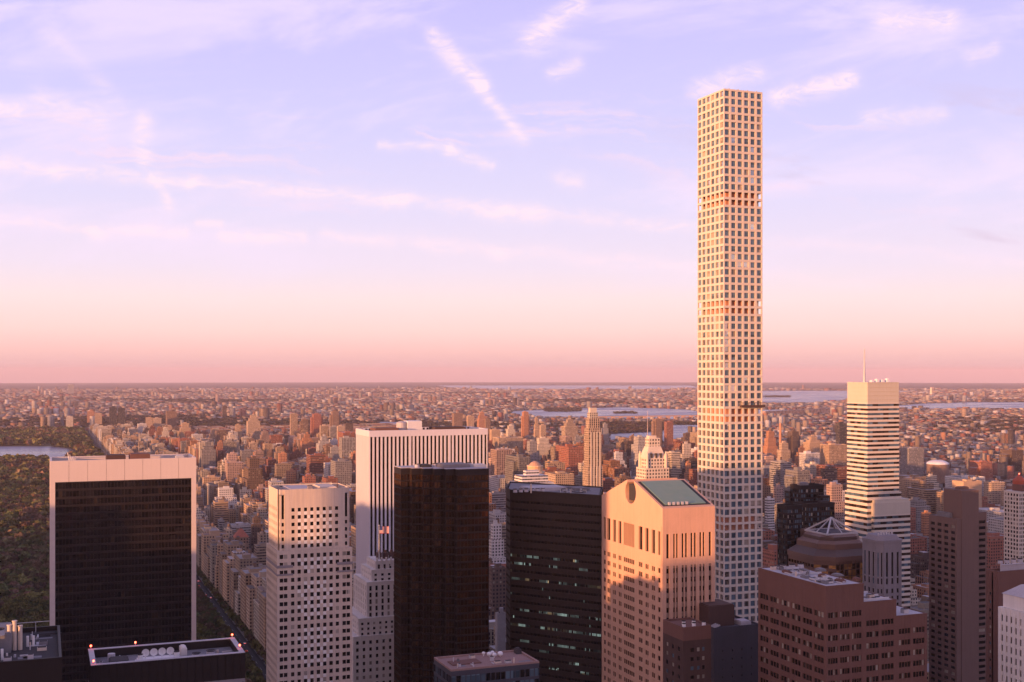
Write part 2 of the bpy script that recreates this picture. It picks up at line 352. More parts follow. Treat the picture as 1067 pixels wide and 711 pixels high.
# ------------------------------------------------------------------ facades
def offs(p0, p1):
    L = math.hypot(p1[0] - p0[0], p1[1] - p0[1]); d = ((p1[0] - p0[0]) / L, (p1[1] - p0[1]) / L)
    return L, d, (d[1], -d[0])
class Tower:
    """one building; walls are lattices of piers and spandrels standing proud of a core, windows sit between them"""
    def __init__(s, name, label, cat, x, y, group=None):
        s.root = thing(name, label, cat, (x, y, 0), group); s.walls = MB(); s.core = MB(); s.panes = []; s.loc = (x, y, 0); s.extra = []
    def facade(s, p0, p1, z0, z1, xs, zs, rec=.4, mat=0, pick=None, proud=.03, sp=None, e0=0.0, e1=0.0, core=True):
        L, d, n = offs(p0, p1)
        e = e0
        for a, b in list(xs) + [(L - e1, None)]:
            if a - e > .02: s.walls.obox(p0, d, n, e, a, -rec, 0, z0, z1, mat)
            e = b
        xs = list(xs); e = z0
        for a, b in list(zs) + [(z1, None)]:
            if a - e > .02 and xs: s.walls.obox(p0, d, n, xs[0][0] - .01, xs[-1][1] + .01, -rec + .01, -proud, e, a, mat if sp is None else sp)
            e = b
        for i, (a, b) in enumerate(xs):
            for j, (za, zb) in enumerate(zs):
                m = pick(i, j) if pick else 'glass_black'
                if m is None: continue
                c = (p0[0] + d[0] * (a + b) / 2 - n[0] * (rec - .07), p0[1] + d[1] * (a + b) / 2 - n[1] * (rec - .07), (za + zb) / 2)
                s.panes.append((c, d, n, b - a, zb - za, m))
    def rect(s, x0, y0, x1, y1, z0, z1, S, W, zs, rec=.4, pickS=None, pickW=None, mat=0, E=None, N=None, proud=.03, topmat=None, core=0, sp=None):
        """four lattices round a rectangular plan; S, W are lists of window intervals along each face (left to right from outside)"""
        s.core.box(x0 + rec, y0 + rec, z0, x1 - rec, y1 - rec, z1 - .05, core)
        s.facade((x0, y0), (x1, y0), z0, z1, S, zs, rec, mat, pickS, proud, sp)
        s.facade((x0, y1), (x0, y0), z0, z1, W, zs, rec, mat, pickW or pickS, proud, sp, e0=rec, e1=rec)
        E = E if E is not None else [(a, b) for a, b in W]
        s.facade((x1, y0), (x1, y1), z0, z1, E, zs, rec, mat, pickW or pickS, proud, sp, e0=rec, e1=rec)
        s.facade((x1, y1), (x0, y1), z0, z1, N if N is not None else S, zs, rec, mat, pickS, proud, sp)
    def part(s, name, mb, mats, **k):
        o = mb.build(name, mats, s.root, s.loc, **k); return o
    def done(s, wallmats, coremats, wname='wall', n=100, pane='window'):
        s.part(wname, s.walls, wallmats); s.part('core', s.core, coremats)
        if not s.panes: return
        sc = []
        for i, (c, d, nn, w, h, m) in enumerate(s.panes):
            x, y, dd = proj(*c); face = -(c[0] * nn[0] + c[1] * nn[1]) / math.hypot(c[0], c[1])
            vis = face > 0 and -5 < x < 1072 and -5 < y < 716
            sc.append((-(w * h * face / dd ** 2) if vis else 1.0, i))
        sc.sort(); keep = [i for q, i in sc[:n] if q < 0]; ks = set(keep); cache = {}
        for i in keep:
            c, d, nn, w, h, m = s.panes[i]
            key = (round(w, 2), round(h, 2), round(d[0], 3), round(d[1], 3), m)
            if key not in cache:
                mb = MB(); mb.obox((0, 0), d, nn, -w / 2, w / 2, -.05, 0, -h / 2, h / 2); me = mb.build(pane, M[m], s.root); cache[key] = me.data
                o = me
            else:
                o = bpy.data.objects.new(pane, cache[key]); COL.objects.link(o); o.parent = s.root
            o.location = Vector(c) - Vector(s.loc)
        rest = MB(); names = sorted({p[5] for p in s.panes}); ix = {k: j for j, k in enumerate(names)}
        for i, (c, d, nn, w, h, m) in enumerate(s.panes):
            if i in ks: continue
            a, b = (c[0] - d[0] * w / 2, c[1] - d[1] * w / 2), (c[0] + d[0] * w / 2, c[1] + d[1] * w / 2)
            rest.face([(a[0], a[1], c[2] - h / 2), (b[0], b[1], c[2] - h / 2), (b[0], b[1], c[2] + h / 2), (a[0], a[1], c[2] + h / 2)], ix[m])
        o = s.part(pane, rest, [M[k] for k in names])
        if o: o['kind'] = 'stuff'
def cols(L, n, frac, m0=0.0, m1=None):
    """n windows evenly spread over a wall of length L with margins, each taking frac of its bay"""
    m1 = m0 if m1 is None else m1; p = (L - m0 - m1) / n
    return [(m0 + p * (i + .5 - frac / 2), m0 + p * (i + .5 + frac / 2)) for i in range(n)]
def rows(z0, z1, n, frac, off=.5):
    p = (z1 - z0) / n
    return [(z0 + p * (i + off - frac / 2), z0 + p * (i + off + frac / 2)) for i in range(n)]
HERO = []                                     # footprints: x0, y0, x1, y1, z
def fp(x0, y0, x1, y1, z): HERO.append((min(x0, x1), min(y0, y1), max(x0, x1), max(y0, y1), z))
def corner(xl, xc, xr, Y0):
    """plan of an axis aligned tower whose NW, SW and SE corners are seen at columns xl, xc, xr"""
    X0 = Y0 * math.tan(phi(xc)); X1 = Y0 * math.tan(phi(xr)); Y1 = X0 / math.tan(phi(xl))
    return X0, Y0, X1, Y1
rnd = random.Random(7)
def parapet(mb, x0, y0, x1, y1, z, h=1.2, t=.5, mat=0):
    mb.box(x0, y0, z, x1, y0 + t, z + h, mat); mb.box(x0, y1 - t, z, x1, y1, z + h, mat)
    mb.box(x0, y0 + t, z, x0 + t, y1 - t, z + h, mat); mb.box(x1 - t, y0 + t, z, x1, y1 - t, z + h, mat)
def unit(T, x0, y0, z0, x1, y1, z1, m='roof_grey', name='rooftop_unit'):
    b = MB(); b.box(x0, y0, z0, x1, y1, z1); b.box(x0 + .4, y0 + .4, z1, x1 - .4, y1 - .4, z1 + .35)
    T.part(name, b, M[m])
def fan(T, x, y, z, r=1.6, m='roof_pale'):
    b = MB(); b.cyl(x, y, z, z + 1.4, r, 14, r1=r * .85); p = T.part('cooling_fan', b, M[m]); b = MB(); b.cyl(x, y, z + 1.4, z + 1.7, r * .85, 14, r1=r, notop=True); b.cyl(x, y, z + 1.41, z + 1.45, r * .7, 14, 0); o = b.build('fan_guard', M['roof_dark'], None, T.loc); o.parent = p; o.location = (0, 0, 0)
def subpart(T, po, name, b, m):
    return b.build(name, m, po, T.loc)
def kid(T, po, name, b, m):
    o = b.build(name, m, None, T.loc); o.parent = po; o.location = (0, 0, 0); return o
def beacon(T, x, y, z, r=.45, m='red_lamp'):
    b = MB(); b.cyl(x, y, z, z + .8, .12, 6); p = T.part('warning_light', b, M['steel'])
    b = MB(); b.ball(x, y, z + .8 + r, r); kid(T, p, 'lamp', b, M[m])
def clutter(T, x0, y0, x1, y1, z, n, seed=1):
    q = random.Random(seed)
    for k in range(n):
        x, y = q.uniform(x0, x1 - 3), q.uniform(y0, y1 - 2.5); t = q.random()
        if t < .35:
            b = MB(); w, l, h = q.uniform(.8, 2.6), q.uniform(.8, 2.2), q.uniform(.5, 1.5); b.box(x, y, z, x + w, y + l, z + h); p = T.part('air_handler', b, M[q.choice(['roof_grey', 'steel', 'roof_pale', 'limestone'])])
            b = MB(); b.box(x + .15, y + .15, z + h + .003, x + w - .15, y + l - .15, z + h + .15); kid(T, p, 'lid', b, M['roof_dark'])
        elif t < .6:
            b = MB(); L = q.uniform(2, 7); v = q.random() < .5; b.bar((x, y, z + .35), (x + (L if v else 0), y + (0 if v else L * .7), z + .35), .35); T.part('pipe', b, M[q.choice(['steel', 'roof_pale', 'roof_dark'])])
        elif t < .8:
            b = MB(); b.cyl(x, y, z, z + q.uniform(.6, 2.0), q.uniform(.15, .4), 8); T.part('vent_pipe', b, M[q.choice(['steel', 'roof_pale', 'limestone'])])
        else:
            b = MB(); b.box(x, y, z + .004, x + q.uniform(2, 5), y + q.uniform(1.5, 3), z + .03); T.part('roof_patch', b, M[q.choice(['roof_dark', 'roof_grey', 'roof_pale'])])
# ================================================================== the foreground towers
# ---- black glass slab in a travertine frame
X0, Y0, X1, Y1 = 3.0, 610.0, 71.0, 640.0; ZT = 217.5
T = Tower('slab_tower', 'broad black glass slab in a smooth pale travertine frame, beside the park woods', 'skyscraper', X0, Y0); fp(X0, Y0, X1, Y1, ZT)
T.core.box(X0 + 2.4, Y0 + .9, 0, X1 - 2.4, Y1 - .9, ZT - 10.3)
fr = MB()
fr.box(X0, Y0, 0, X0 + 2.3, Y1, ZT - 10.2); fr.box(X1 - 2.3, Y0, 0, X1, Y1, ZT - 10.2)
T.part('travertine_frame', fr, M['travertine'])
for i in range(8):
    b = MB(); w = (X1 - X0) / 8; g = .06
    b.box(X0 + w * i + (g if i else 0), Y0, ZT - 10.2, X0 + w * (i + 1) - (g if i < 7 else 0), Y0 + 1.0, ZT, bottom=True)
    T.part('parapet_panel', b, M['travertine'])
b = MB(); b.box(X0, Y0 + 1.05, ZT - 10.2, X0 + 1, Y1, ZT); b.box(X1 - 1, Y0 + 1.05, ZT - 10.2, X1, Y1, ZT); b.box(X0 + 1, Y1 - 1, ZT - 10.2, X1 - 1, Y1, ZT)
T.part('parapet', b, M['travertine'])
b = MB(); b.box(X0 + 1.02, Y0 + 1.02, ZT - 3.2, X1 - 1.02, Y1 - 1.02, ZT - 2.6, bottom=True); T.part('roof', b, M['roof_grey'])
def pk(i, j): return 'glass_black' if rnd.random() > .012 else 'glass_brown'
T.facade((X0 + 2.3, Y0 + .35), (X1 - 2.3, Y0 + .35), 0, ZT - 10.25, cols(X1 - X0 - 4.6, 40, .88), rows(0, ZT - 10.25, 54, .72), .3, 0, pk)
T.facade((X1 - 2.3, Y1 - .35), (X0 + 2.3, Y1 - .35), 0, ZT - 10.25, cols(X1 - X0 - 4.6, 40, .88), rows(0, ZT - 10.25, 54, .72), .3, 0, pk)
unit(T, 29, 618, ZT - 2.6, 38, 628, ZT + 1.2, 'dark_brick'); unit(T, 40, 617, ZT - 2.6, 49.5, 628, ZT + 1.6, 'brown_brick')
unit(T, 12, 620, ZT - 2.6, 15, 624, ZT + .6, 'roof_pale'); unit(T, 62, 618, ZT - 2.6, 66, 622, ZT + .3, 'steel')
for k in range(3): b = MB(); b.bar((12 + k * 1.4, 615, ZT - 2.6), (11 + k * 1.0, 615.5, ZT + 3.5 - k), .22); T.part('roof_mast', b, M['steel'])
b = MB(); b.bar((X0 + 2, Y0 + 3, ZT - .3), (X1 - 2, Y0 + 3, ZT - .3), .18); b.bar((X0 + 2, Y1 - 3, ZT - .3), (X1 - 2, Y1 - 3, ZT - .3), .18); T.part('maintenance_rail', b, M['steel'])
T.done(M['bronze_black'], M['bronze_black'], 'mullion_grid')
# ---- roof at the lower left corner
X0, Y0, X1, Y1 = -58.0, 330.0, 4.5, 372.0; ZT = 185.5
T = Tower('plant_roof_tower', 'dark tower with banded glass top and cluttered plant roof, in front of the park woods', 'skyscraper', X0, Y0); fp(X0, Y0, X1, Y1, ZT)
T.rect(X0, Y0, X1, Y1, 0, ZT - 1, cols(X1 - X0, 52, .7), cols(Y1 - Y0, 34, .7), rows(0, ZT - 5, 42, .5), .4, lambda i, j: 'glass_mirror' if rnd.random() < .25 else 'glass_clear')
b = MB(); parapet(b, X0, Y0, X1, Y1, ZT - 1, 1.6, .7); T.part('parapet', b, M['bronze_black'])
b = MB(); b.box(X0 + .75, Y0 + .75, ZT - 1, X1 - .75, Y1 - .75, ZT - .7); T.part('roof', b, M['roof_dark'])
unit(T, -50, 346, ZT - .7, -8, 362, ZT + 4.2, 'roof_grey', 'penthouse'); unit(T, -30, 336, ZT - .7, -12, 343, ZT + 2.2, 'roof_pale')
for k, (x, y, h) in enumerate([(-8.5, 349, 6), (-7.2, 349, 7), (-5.8, 349, 5.6), (-20.5, 341, 6.5), (-19.4, 341, 7.5), (-18.2, 341, 6.2), (-25, 340, 4), (-33, 352, 7), (-34.5, 352, 7)]):
    b = MB(); b.cyl(x, y, ZT - .7, ZT + h, .55, 10); b.cyl(x, y, ZT + h, ZT + h + .3, .7, 10); T.part('vent_pipe', b, M['limestone'])
for x, y in ((-14, 337), (-10, 338), (-4, 352), (-2.5, 352)):
    b = MB(); b.cyl(x, y, ZT - .7, ZT + 2.2, .35, 8); T.part('vent_stack', b, M['white_paint'])
fan(T, -11, 345, ZT + 4.5, 1.5); fan(T, -26, 355, ZT + 4.5, 1.7)
for k in range(7):
    b = MB(); b.bar((X0 + 2 + k * 9, Y1 - 2, ZT - .6), (X0 + 2 + k * 9, Y1 - 2, ZT + 2.4), .15); b.bar((X0 + 2 + k * 9, Y1 - 2, ZT + 2.4), (X0 + 11 + k * 9 if k < 6 else X0 + 2 + k * 9 + 4, Y1 - 2, ZT + 2.4), .15); T.part('roof_railing', b, M['steel'])
T.done(M['bronze_black'], M['bronze_black'])
clutter(T, -44, 332, 2, 344, ZT - .7, 34, 4); clutter(T, -48, 347, -10, 361, ZT + 4.6, 14, 5); clutter(T, -7, 345, 3, 370, ZT - .7, 16, 6)
# ---- low dark block with dishes on its roof
X0, Y0, X1, Y1 = 14.0, 398.0, 62.0, 422.0; ZT = 167.5
T = Tower('dish_roof_tower', 'dark ribbed block with a sunken roof holding four white dishes, below the black slab', 'skyscraper', X0, Y0); fp(X0, Y0, X1, Y1, ZT)
def pk(i, j): return 'glass_black'
T.rect(X0, Y0, X1, Y1, 0, ZT - 8.5, cols(X1 - X0, 34, .55), cols(Y1 - Y0, 17, .55), rows(0, ZT - 8.5, 2, .97), .35, pk, mat=0)
b = MB()
for p0, p1 in (((X0, Y0), (X1, Y0)), ((X0, Y1), (X0, Y0)), ((X1, Y0), (X1, Y1)), ((X1, Y1), (X0, Y1))):
    L, d, n = offs(p0, p1); 
    for k in range(int(L / 2.4)): b.obox(p0, d, n, k * 2.4 + .9, k * 2.4 + 1.15, 0, .25, ZT - 8.5, ZT - .2)
b.box(X0, Y0, ZT - 8.5, X1, Y1, ZT - 3, bottom=True); parapet(b, X0, Y0, X1, Y1, ZT - 3, 2.85, 1.6); T.part('crown_wall', b, M['bronze_black'])
b = MB(); parapet(b, X0 - .05, Y0 - .05, X1 + .05, Y1 + .05, ZT - .15, .18, 1.7); T.part('coping', b, M['roof_pale'])
b = MB(); b.box(X0 + 1.6, Y0 + 1.6, ZT - 3, X1 - 1.6, Y1 - 1.6, ZT - 2.8); T.part('roof', b, M['roof_grey'])
b = MB(); b.box(28, 404, ZT - 2.8, 42, 409, ZT - 1.9); b.box(28.5, 404.5, ZT - 1.9, 41.5, 408.5, ZT - 1.2); T.part('dish_platform', b, M['white_paint'])
for k in range(4):
    b = MB(); x = 31.2 + 2.6 * k; b.cyl(x, 407.2, ZT - 1.2, ZT - .2, .2, 8)
    n = 14
    for rr0, rr1, q0, q1 in ((0, .7, .32, .22), (.7, 1.25, .22, 0)):
        for i in range(n):
            a0, a1 = 2 * math.pi * i / n, 2 * math.pi * (i + 1) / n
            q = [(x + r_ * math.cos(a), 406.6 + qq, ZT + .6 + r_ * math.sin(a)) for r_, a, qq in ((rr0, a0, q0), (rr1, a0, q1), (rr1, a1, q1), (rr0, a1, q0))]
            b.face(q[::-1] if rr0 else [q[0], q[2], q[1]])
            q2 = [(p[0], p[1] + .12, p[2]) for p in q]; b.face(q2 if rr0 else [q2[0], q2[1], q2[2]])
    b.bar((x, 407, ZT - .2), (x, 406.6, ZT + .6), .2); p = T.part('satellite_dish', b, M['white_paint']); b = MB(); b.bar((x, 406.8, ZT + .6), (x, 405.6, ZT + .7), .1); kid(T, p, 'feed_arm', b, M['steel'])
fan(T, 29.5, 406, ZT - 1.2, .9, 'white_paint'); fan(T, 41, 406, ZT - 1.2, 1.0, 'white_paint'); fan(T, 47.5, 408, ZT - 2.8, 1.5); fan(T, 52.5, 410, ZT - 2.8, 1.6)
unit(T, 20, 404, ZT - 2.8, 26, 412, ZT - 1.2, 'roof_dark'); b = MB(); b.cyl(21, 415, ZT - 2.8, ZT - .6, 1.2, 12); T.part('tank', b, M['roof_pale']); unit(T, 43, 412, ZT - 2.8, 45, 418, ZT - .4, 'white_stone')
for x, y in ((X0 + .8, Y0 + .8), (X0 + .8, Y1 - .8), (X0 + 15, Y1 - .9), (X1 - .8, Y1 - .8), (X1 - .8, Y0 + 6)): beacon(T, x, y, ZT, .34)
T.done(M['grey_stone'], M['bronze_black'])
clutter(T, 16, 400, 60, 420, ZT - 2.8, 26, 7)
# ---- limestone tower with chequered windows
xa, ya, X1, Y1 = corner(277.5, 289, 367, 531); X0, Y0 = xa, ya; ZT = 207.5; W_ = X1 - X0; D_ = Y1 - Y0
T = Tower('chequered_tower', 'pale limestone tower with chequered white panels between small square windows', 'skyscraper', X0, Y0); fp(X0, Y0, X1, Y1, ZT)
zs_ = 260 - (575 - YE) * .4266; zc = ZT - 8.3
S = [(1.0, 2.6), (2.9, 4.5)] + cols(W_, 8, .52, 5.4) + [(W_ - 4.5, W_ - 2.9), (W_ - 2.6, W_ - 1.0)]
S = sorted(S); Wc = cols(D_, 9, .5, 1.2)
nlow = round(zs_ / 3.5); zl = rows(0, zs_ - .8, nlow, .52)
pk = lambda i, j: 'blind' if rnd.random() < .07 else 'glass_black'
T.rect(X0, Y0, X1, Y1, 0, zs_, S, Wc, zl, .22, pk)
# upper part: main faces with notched corners
ux0, uy0, ux1, uy1 = X0 + .5, Y0 + .4, X1 - .5, Y1 - .6
nu = round((zc + .8 - zs_) / 3.5); zu = rows(zs_ + .2, zc + .8, nu, .5)
T.core.box(ux0 + 3.4, uy0 + .5, zs_, ux1 - 3.4, uy1 - .5, ZT - 2.5); T.core.box(ux0 + .9, uy0 + 3.4, zs_, ux1 - .9, uy1 - 3.4, ZT - 2.5)
Lm = ux1 - ux0 - 5.6; T.facade((ux0 + 2.8, uy0), (ux1 - 2.8, uy0), zs_, ZT, cols(Lm, 8, .52, 2.8 - .4), zu, .45, 0, pk)
T.facade((ux1 - 2.8, uy1), (ux0 + 2.8, uy1), zs_, ZT, cols(Lm, 8, .52, 2.4), zu, .45, 0, pk)
Ld = uy1 - uy0 - 5.6
T.facade((ux0, uy1 - 2.8), (ux0, uy0 + 2.8), zs_, ZT, cols(Ld, 6, .5, .8), zu, .45, 0, pk); T.facade((ux1, uy0 + 2.8), (ux1, uy1 - 2.8), zs_, ZT, cols(Ld, 6, .5, .8), zu, .45, 0, pk)
for cx_, cy_ in ((ux0 + .9, uy0 + .9), (ux1 - 3.3, uy0 + .9), (ux0 + .9, uy1 - 3.3), (ux1 - 3.3, uy1 - 3.3)):
    T.facade((cx_, cy_), (cx_ + 2.4, cy_), zs_, ZT, [(.7, 1.8)], zu[:-2] + [(zu[-2][0], ZT - 2.6)], .3, 0, lambda i, j: 'glass_black')
    T.facade((cx_, cy_ + 2.4), (cx_, cy_), zs_, ZT, [(.7, 1.8)], zu[:-2] + [(zu[-2][0], ZT - 2.6)], .3, 0, lambda i, j: 'glass_black', e0=.3, e1=.3)
    T.core.box(cx_ + .3, cy_ + .3, zs_, cx_ + 2.3, cy_ + 2.3, ZT - 2.5)
b = MB(); b.box(ux0 + .9, uy0 + .9, ZT - 2.6, ux1 - .9, uy1 - .9, ZT - 2.3, bottom=True); T.part('roof', b, M['roof_grey'])
unit(T, ux0 + 6, uy0 + 5, ZT - 2.3, ux0 + 17, uy1 - 4, ZT - .6, 'roof_pale'); unit(T, ux0 + 20, uy0 + 6, ZT - 2.3, ux1 - 5, uy1 - 5, ZT - .3, 'limestone'); unit(T, ux0 + 14, uy0 + 3, ZT - 2.3, ux0 + 16, uy0 + 5, ZT + .8, 'grey_stone')
for k in range(5): fan(T, ux0 + 6 + k * 3.3, uy1 - 3, ZT - 2.3, 1.1)
clutter(T, ux0 + 2, uy0 + 2, ux1 - 2, uy1 - 2, ZT - 2.3, 22, 8)
wp = MB()
for i in range(1, 7):                              # white spandrel panels, alternately full and half
    for zz in (zu, zl):
        off = (ux0 + 2.8, uy0, cols(Lm, 8, .52, 2.4)) if zz is zu else (X0, Y0, cols(W_, 8, .52, 5.4))
        a, b_ = off[2][i]
        for j in range(len(zz) - 1):
            if (j % 6) == 5: continue
            if zz is zl and not (2 <= i <= 5 or j % 2): continue
            za, zb = zz[j][1], zz[j + 1][0]
            wp.box(off[0] + a + .02, off[1] - .01, za + .12, off[0] + b_ - .02, off[1] + .2, zb - .1, bottom=True)
            if (i + j) % 2 == 0 and i < 6:
                a2 = off[2][i + 1][0]; z2, z3 = zz[j][0], zz[j][1]
                wp.box(off[0] + b_ + .08, off[1] - .015, z2 + .05, off[0] + a2 - .08, off[1] + .2, z3 - .2, bottom=True)
T.part('white_panel', wp, M['limestone_light'])
b = MB()
for zz, hh in ((zs_ - 7.6, 1.2), (zs_ - 11, .8)):
    b.box(X0 - .25, Y0 - .25, zz, X0 + 7, Y0 + .1, zz + hh, bottom=True); b.box(X1 - 7, Y0 - .25, zz, X1 + .25, Y0 + .1, zz + hh, bottom=True); b.box(X0 - .25, Y0 + .12, zz, X0 + .1, Y1, zz + hh, bottom=True)
T.part('string_course', b, M['grey_stone'])
T.done(M['limestone'], M['limestone'])
# ---- white striped tower
X0, Y0, X1, Y1 = corner(369.5, 385, 508, 755); Y1 = Y0 + 36; ZT = 221.6; W_ = X1 - X0; D_ = Y1 - Y0
T = Tower('striped_tower', 'wide white marble tower striped with black window strips, behind the dark bronze tower', 'skyscraper', X0, Y0); fp(X0, Y0, X1, Y1, ZT)
zt = ZT - 4.0
bay = W_ / 30.0; S = []
for k in range(30):
    a = k * bay + bay * .22; b_ = a + bay * .56
    if k in (10, 20): a += bay * .14
    S.append((a, b_))
T.core.box(X0 + 1.2, Y0 + 1.2, 0, X1 - 1.2, Y1 - 1.2, ZT - 3)
zz = rows(2, zt, 50, .93)
pk = lambda i, j: 'glass_brown' if rnd.random() < .12 else 'glass_black'
T.facade((X0, Y0), (X1, Y0), 0, ZT, S, zz, .95, 0, pk, .5, sp=1)
T.facade((X1, Y1), (X0, Y1), 0, ZT, S, zz, .95, 0, pk, .5, sp=1)
Wc = cols(D_, 15, .40, .3)
T.facade((X0, Y1), (X0, Y0), 0, ZT, Wc, zz, 1.1, 0, pk, .55, e0=.95, e1=.95); T.facade((X1, Y0), (X1, Y1), 0, ZT, Wc, zz, 1.1, 0, pk, .55, e0=.95, e1=.95)
b = MB(); b.box(X0 - .15, Y0 - .15, zt + .2, X1 + .15, Y0 + .9, ZT + .3, bottom=True); b.box(X0 - .15, Y0 + .92, zt + .2, X0 + .9, Y1 + .15, ZT + .3, bottom=True); b.box(X1 - .9, Y0 + .92, zt + .2, X1 + .15, Y1 + .15, ZT + .3, bottom=True); b.box(X0 + .92, Y1 - .9, zt + .2, X1 - .92, Y1 + .15, ZT + .3, bottom=True)
T.part('parapet', b, M['marble'])
b = MB(); b.box(X0 + .95, Y0 + .95, ZT - 3, X1 - .95, Y1 - .95, ZT - 2.6); T.part('roof', b, M['roof_dark'])
b = MB(); b.box(X0 + 30, Y0 + 14, ZT - 2.6, X0 + 40, Y0 + 24, ZT + 5.6); T.part('penthouse', b, M['white_paint'])
b = MB(); b.cyl(X0 + 27, Y0 + 18, ZT - 2.6, ZT + 4.5, 3.6, 16); b.cyl(X0 + 27, Y0 + 18, ZT + 4.5, ZT + 5.4, 3.6, 16, r1=1.5); T.part('cooling_tower', b, M['roof_pale'])
unit(T, X0 + 6, Y0 + 8, ZT - 2.6, X0 + 22, Y0 + 22, ZT + 1.0, 'brown_brick'); unit(T, X0 + 48, Y0 + 10, ZT - 2.6, X0 + 70, Y0 + 24, ZT + .9, 'dark_brick')
clutter(T, X0 + 4, Y0 + 3, X1 - 4, Y0 + 12, ZT - 2.6, 16, 9)
T.done([M['marble'], M['bronze_black']], M['bronze_black'])
# ---- white stepped art deco tower with the flag
bx, by = 152.0, 620.0
T = Tower('stepped_tower', 'slim white brick stepped tower with ornate crown, between the limestone and bronze towers', 'skyscraper', bx, by); fp(150, 620, 200, 652, 150)
def tier(x0, x1, y0, y1, yt, yb, nS, nW, fz=.5):
    d = depth(x0, y0); z1 = zof(yt, d); z0 = zof(yb, d) if yb else 0
    n = max(1, round((z1 - z0) / 3.7))
    T.rect(x0, y0, x1, y1, z0, z1, cols(x1 - x0, nS, .38, .5), cols(y1 - y0, nW, .32, .6), rows(z0, z1 - 1.6, n, fz), .35, lambda i, j: 'blind' if rnd.random() < .12 else 'glass_black')
    return z1
def Xat(px, Y): return Y * math.tan(phi(px))
tier(Xat(368, 616), 200, 616, 654, 664, None, 13, 9); tier(Xat(373.5, 618), 196, 618, 652, 645, 664, 12, 8)
tier(Xat(382, 621), 192, 621, 650, 607, 645, 9, 7, .72); tier(Xat(387, 624), 188, 624, 646, 594, 607, 6, 5); z = tier(Xat(391, 626), 184, 626, 644, 585, 594, 5, 4, .8)
x0 = Xat(391, 626)
for k in range(8):
    b = MB(); xx = x0 + .6 + k * 2.6; b.box(xx, 625.6, z - 3, xx + .8, 626.6, z + 1.8); T.part('finial', b, M['white_stone'])
for k in range(5):
    b = MB(); b.box(x0 + 3 + 3.6 * k, 632, z - .2, x0 + 5.4 + 3.6 * k, 636, z + 3.4); b.cyl(x0 + 4.2 + 3.6 * k, 634, z + 3.4, z + 4.6, .8, 8); T.part('roof_tank', b, M['dark_brick'])
unit(T, Xat(374, 630), 624, zof(664, 640), Xat(377, 630), 634, zof(657, 640), 'brown_brick')
T.done(M['white_stone'], M['white_stone'])
fx, fy = Xat(395, 630), 630; d = depth(fx, fy); zf = zof(548, d)
P_ = thing('flagpole', 'white rooftop flagpole rising from the slim stepped tower', 'flagpole', (fx, fy, z - .1))
b = MB(); b.cyl(fx, fy, z - .1, zf, .22, 8, r1=.1); b.ball(fx, fy, zf + .25, .3); b.build('pole', M['white_paint'], P_, (fx, fy, z))
T2 = thing('flag', 'red and white striped flag flying in front of the white striped tower', 'flag', (fx, fy, zf - 5))
def flagstrip(k0, k1, z0, z1, nm, mt):
    b = MB(); n = 10
    for i in range(n):
        u0, u1 = k0 + (k1 - k0) * i / n, k0 + (k1 - k0) * (i + 1) / n
        w = lambda u: (fx + .2 + u, fy - .6 * math.sin(u * 1.1) * (u / 5))
        a, c = w(u0), w(u1)
        b.face([(a[0], a[1], z0 - u0 * .06), (c[0], c[1], z0 - u1 * .06), (c[0], c[1], z1 - u1 * .06), (a[0], a[1], z1 - u0 * .06)])
        b.face([(a[0], a[1] + .05, z1 - u0 * .06), (c[0], c[1] + .05, z1 - u1 * .06), (c[0], c[1] + .05, z0 - u1 * .06), (a[0], a[1] + .05, z0 - u0 * .06)])
    b.build(nm, M[mt], T2, (fx, fy, zf))
hh = 3.9 / 13
for k in range(13):
    zb = zf - .3 - 3.9 + k * hh; flagstrip(1.7 if k >= 6 else 0, 5.4, zb, zb + hh, 'stripe', 'flag_red' if k % 2 == 0 else 'flag_white')
flagstrip(0, 1.7, zf - .3 - 3.9 + 6 * hh, zf - .3, 'canton', 'flag_blue')
# ---- dark bronze sawtooth tower
Y0 = 540.0; X0, X1 = Xat(411, 568), Xat(509, 540); Y1 = 568.0; ZT = 213.4
T = Tower('sawtooth_tower', 'dark bronze glass tower with a folded, sawtooth corner and golden reflections', 'skyscraper', X0, Y0); fp(X0, Y0, X1, Y1, ZT)
s_ = 4.0; K = 7; pl = [(X0, Y1), (X0, Y0 + K * s_ - 8)]
pl = [(X0, Y1), (X0, Y0 + 5 * 3.3)]
x_, y_ = X0, Y0 + 5 * 3.3
for k in range(5): x_ += 4.6; pl.append((x_, y_)); y_ -= 3.3; pl.append((x_, y_))
pl += [(X1, Y0), (X1, Y1)]; pl = [p for i, p in enumerate(pl) if i == 0 or p != pl[i - 1]]
nf = 60; fh = (ZT - 3) / nf
for k in range(nf): T.core.prism(pl, k * fh + .9, (k + 1) * fh, 0, notop=True)
cx_, cy_ = (X0 + X1) / 2, (Y0 + Y1) / 2
def grow(p, e): return [(x + (e if x > cx_ - 2 and i > 8 else -e * .7), y + (e if y > cy_ + 8 else -e)) for i, (x, y) in enumerate(p)]
pg = grow(pl, .16)
for k in range(nf): T.walls.prism(pg, k * fh, k * fh + .9, 0, bottom=True)
for i in range(len(pl) - 1):
    a, c = pl[i], pl[i + 1]; L, d, n = offs(a, c); m = max(1, round(L / 1.7))
    for q in range(m + 1): T.walls.obox(a, d, n, L * q / m - .09, L * q / m + .09, 0, .22, 0, ZT - 3)
b = MB(); b.prism(pg, ZT - 3, ZT, 0); T.part('parapet', b, M['bronze_black'])
b = MB(); b.prism(pl, ZT + .02, ZT + .3, 0); T.part('roof', b, M['roof_pale'])
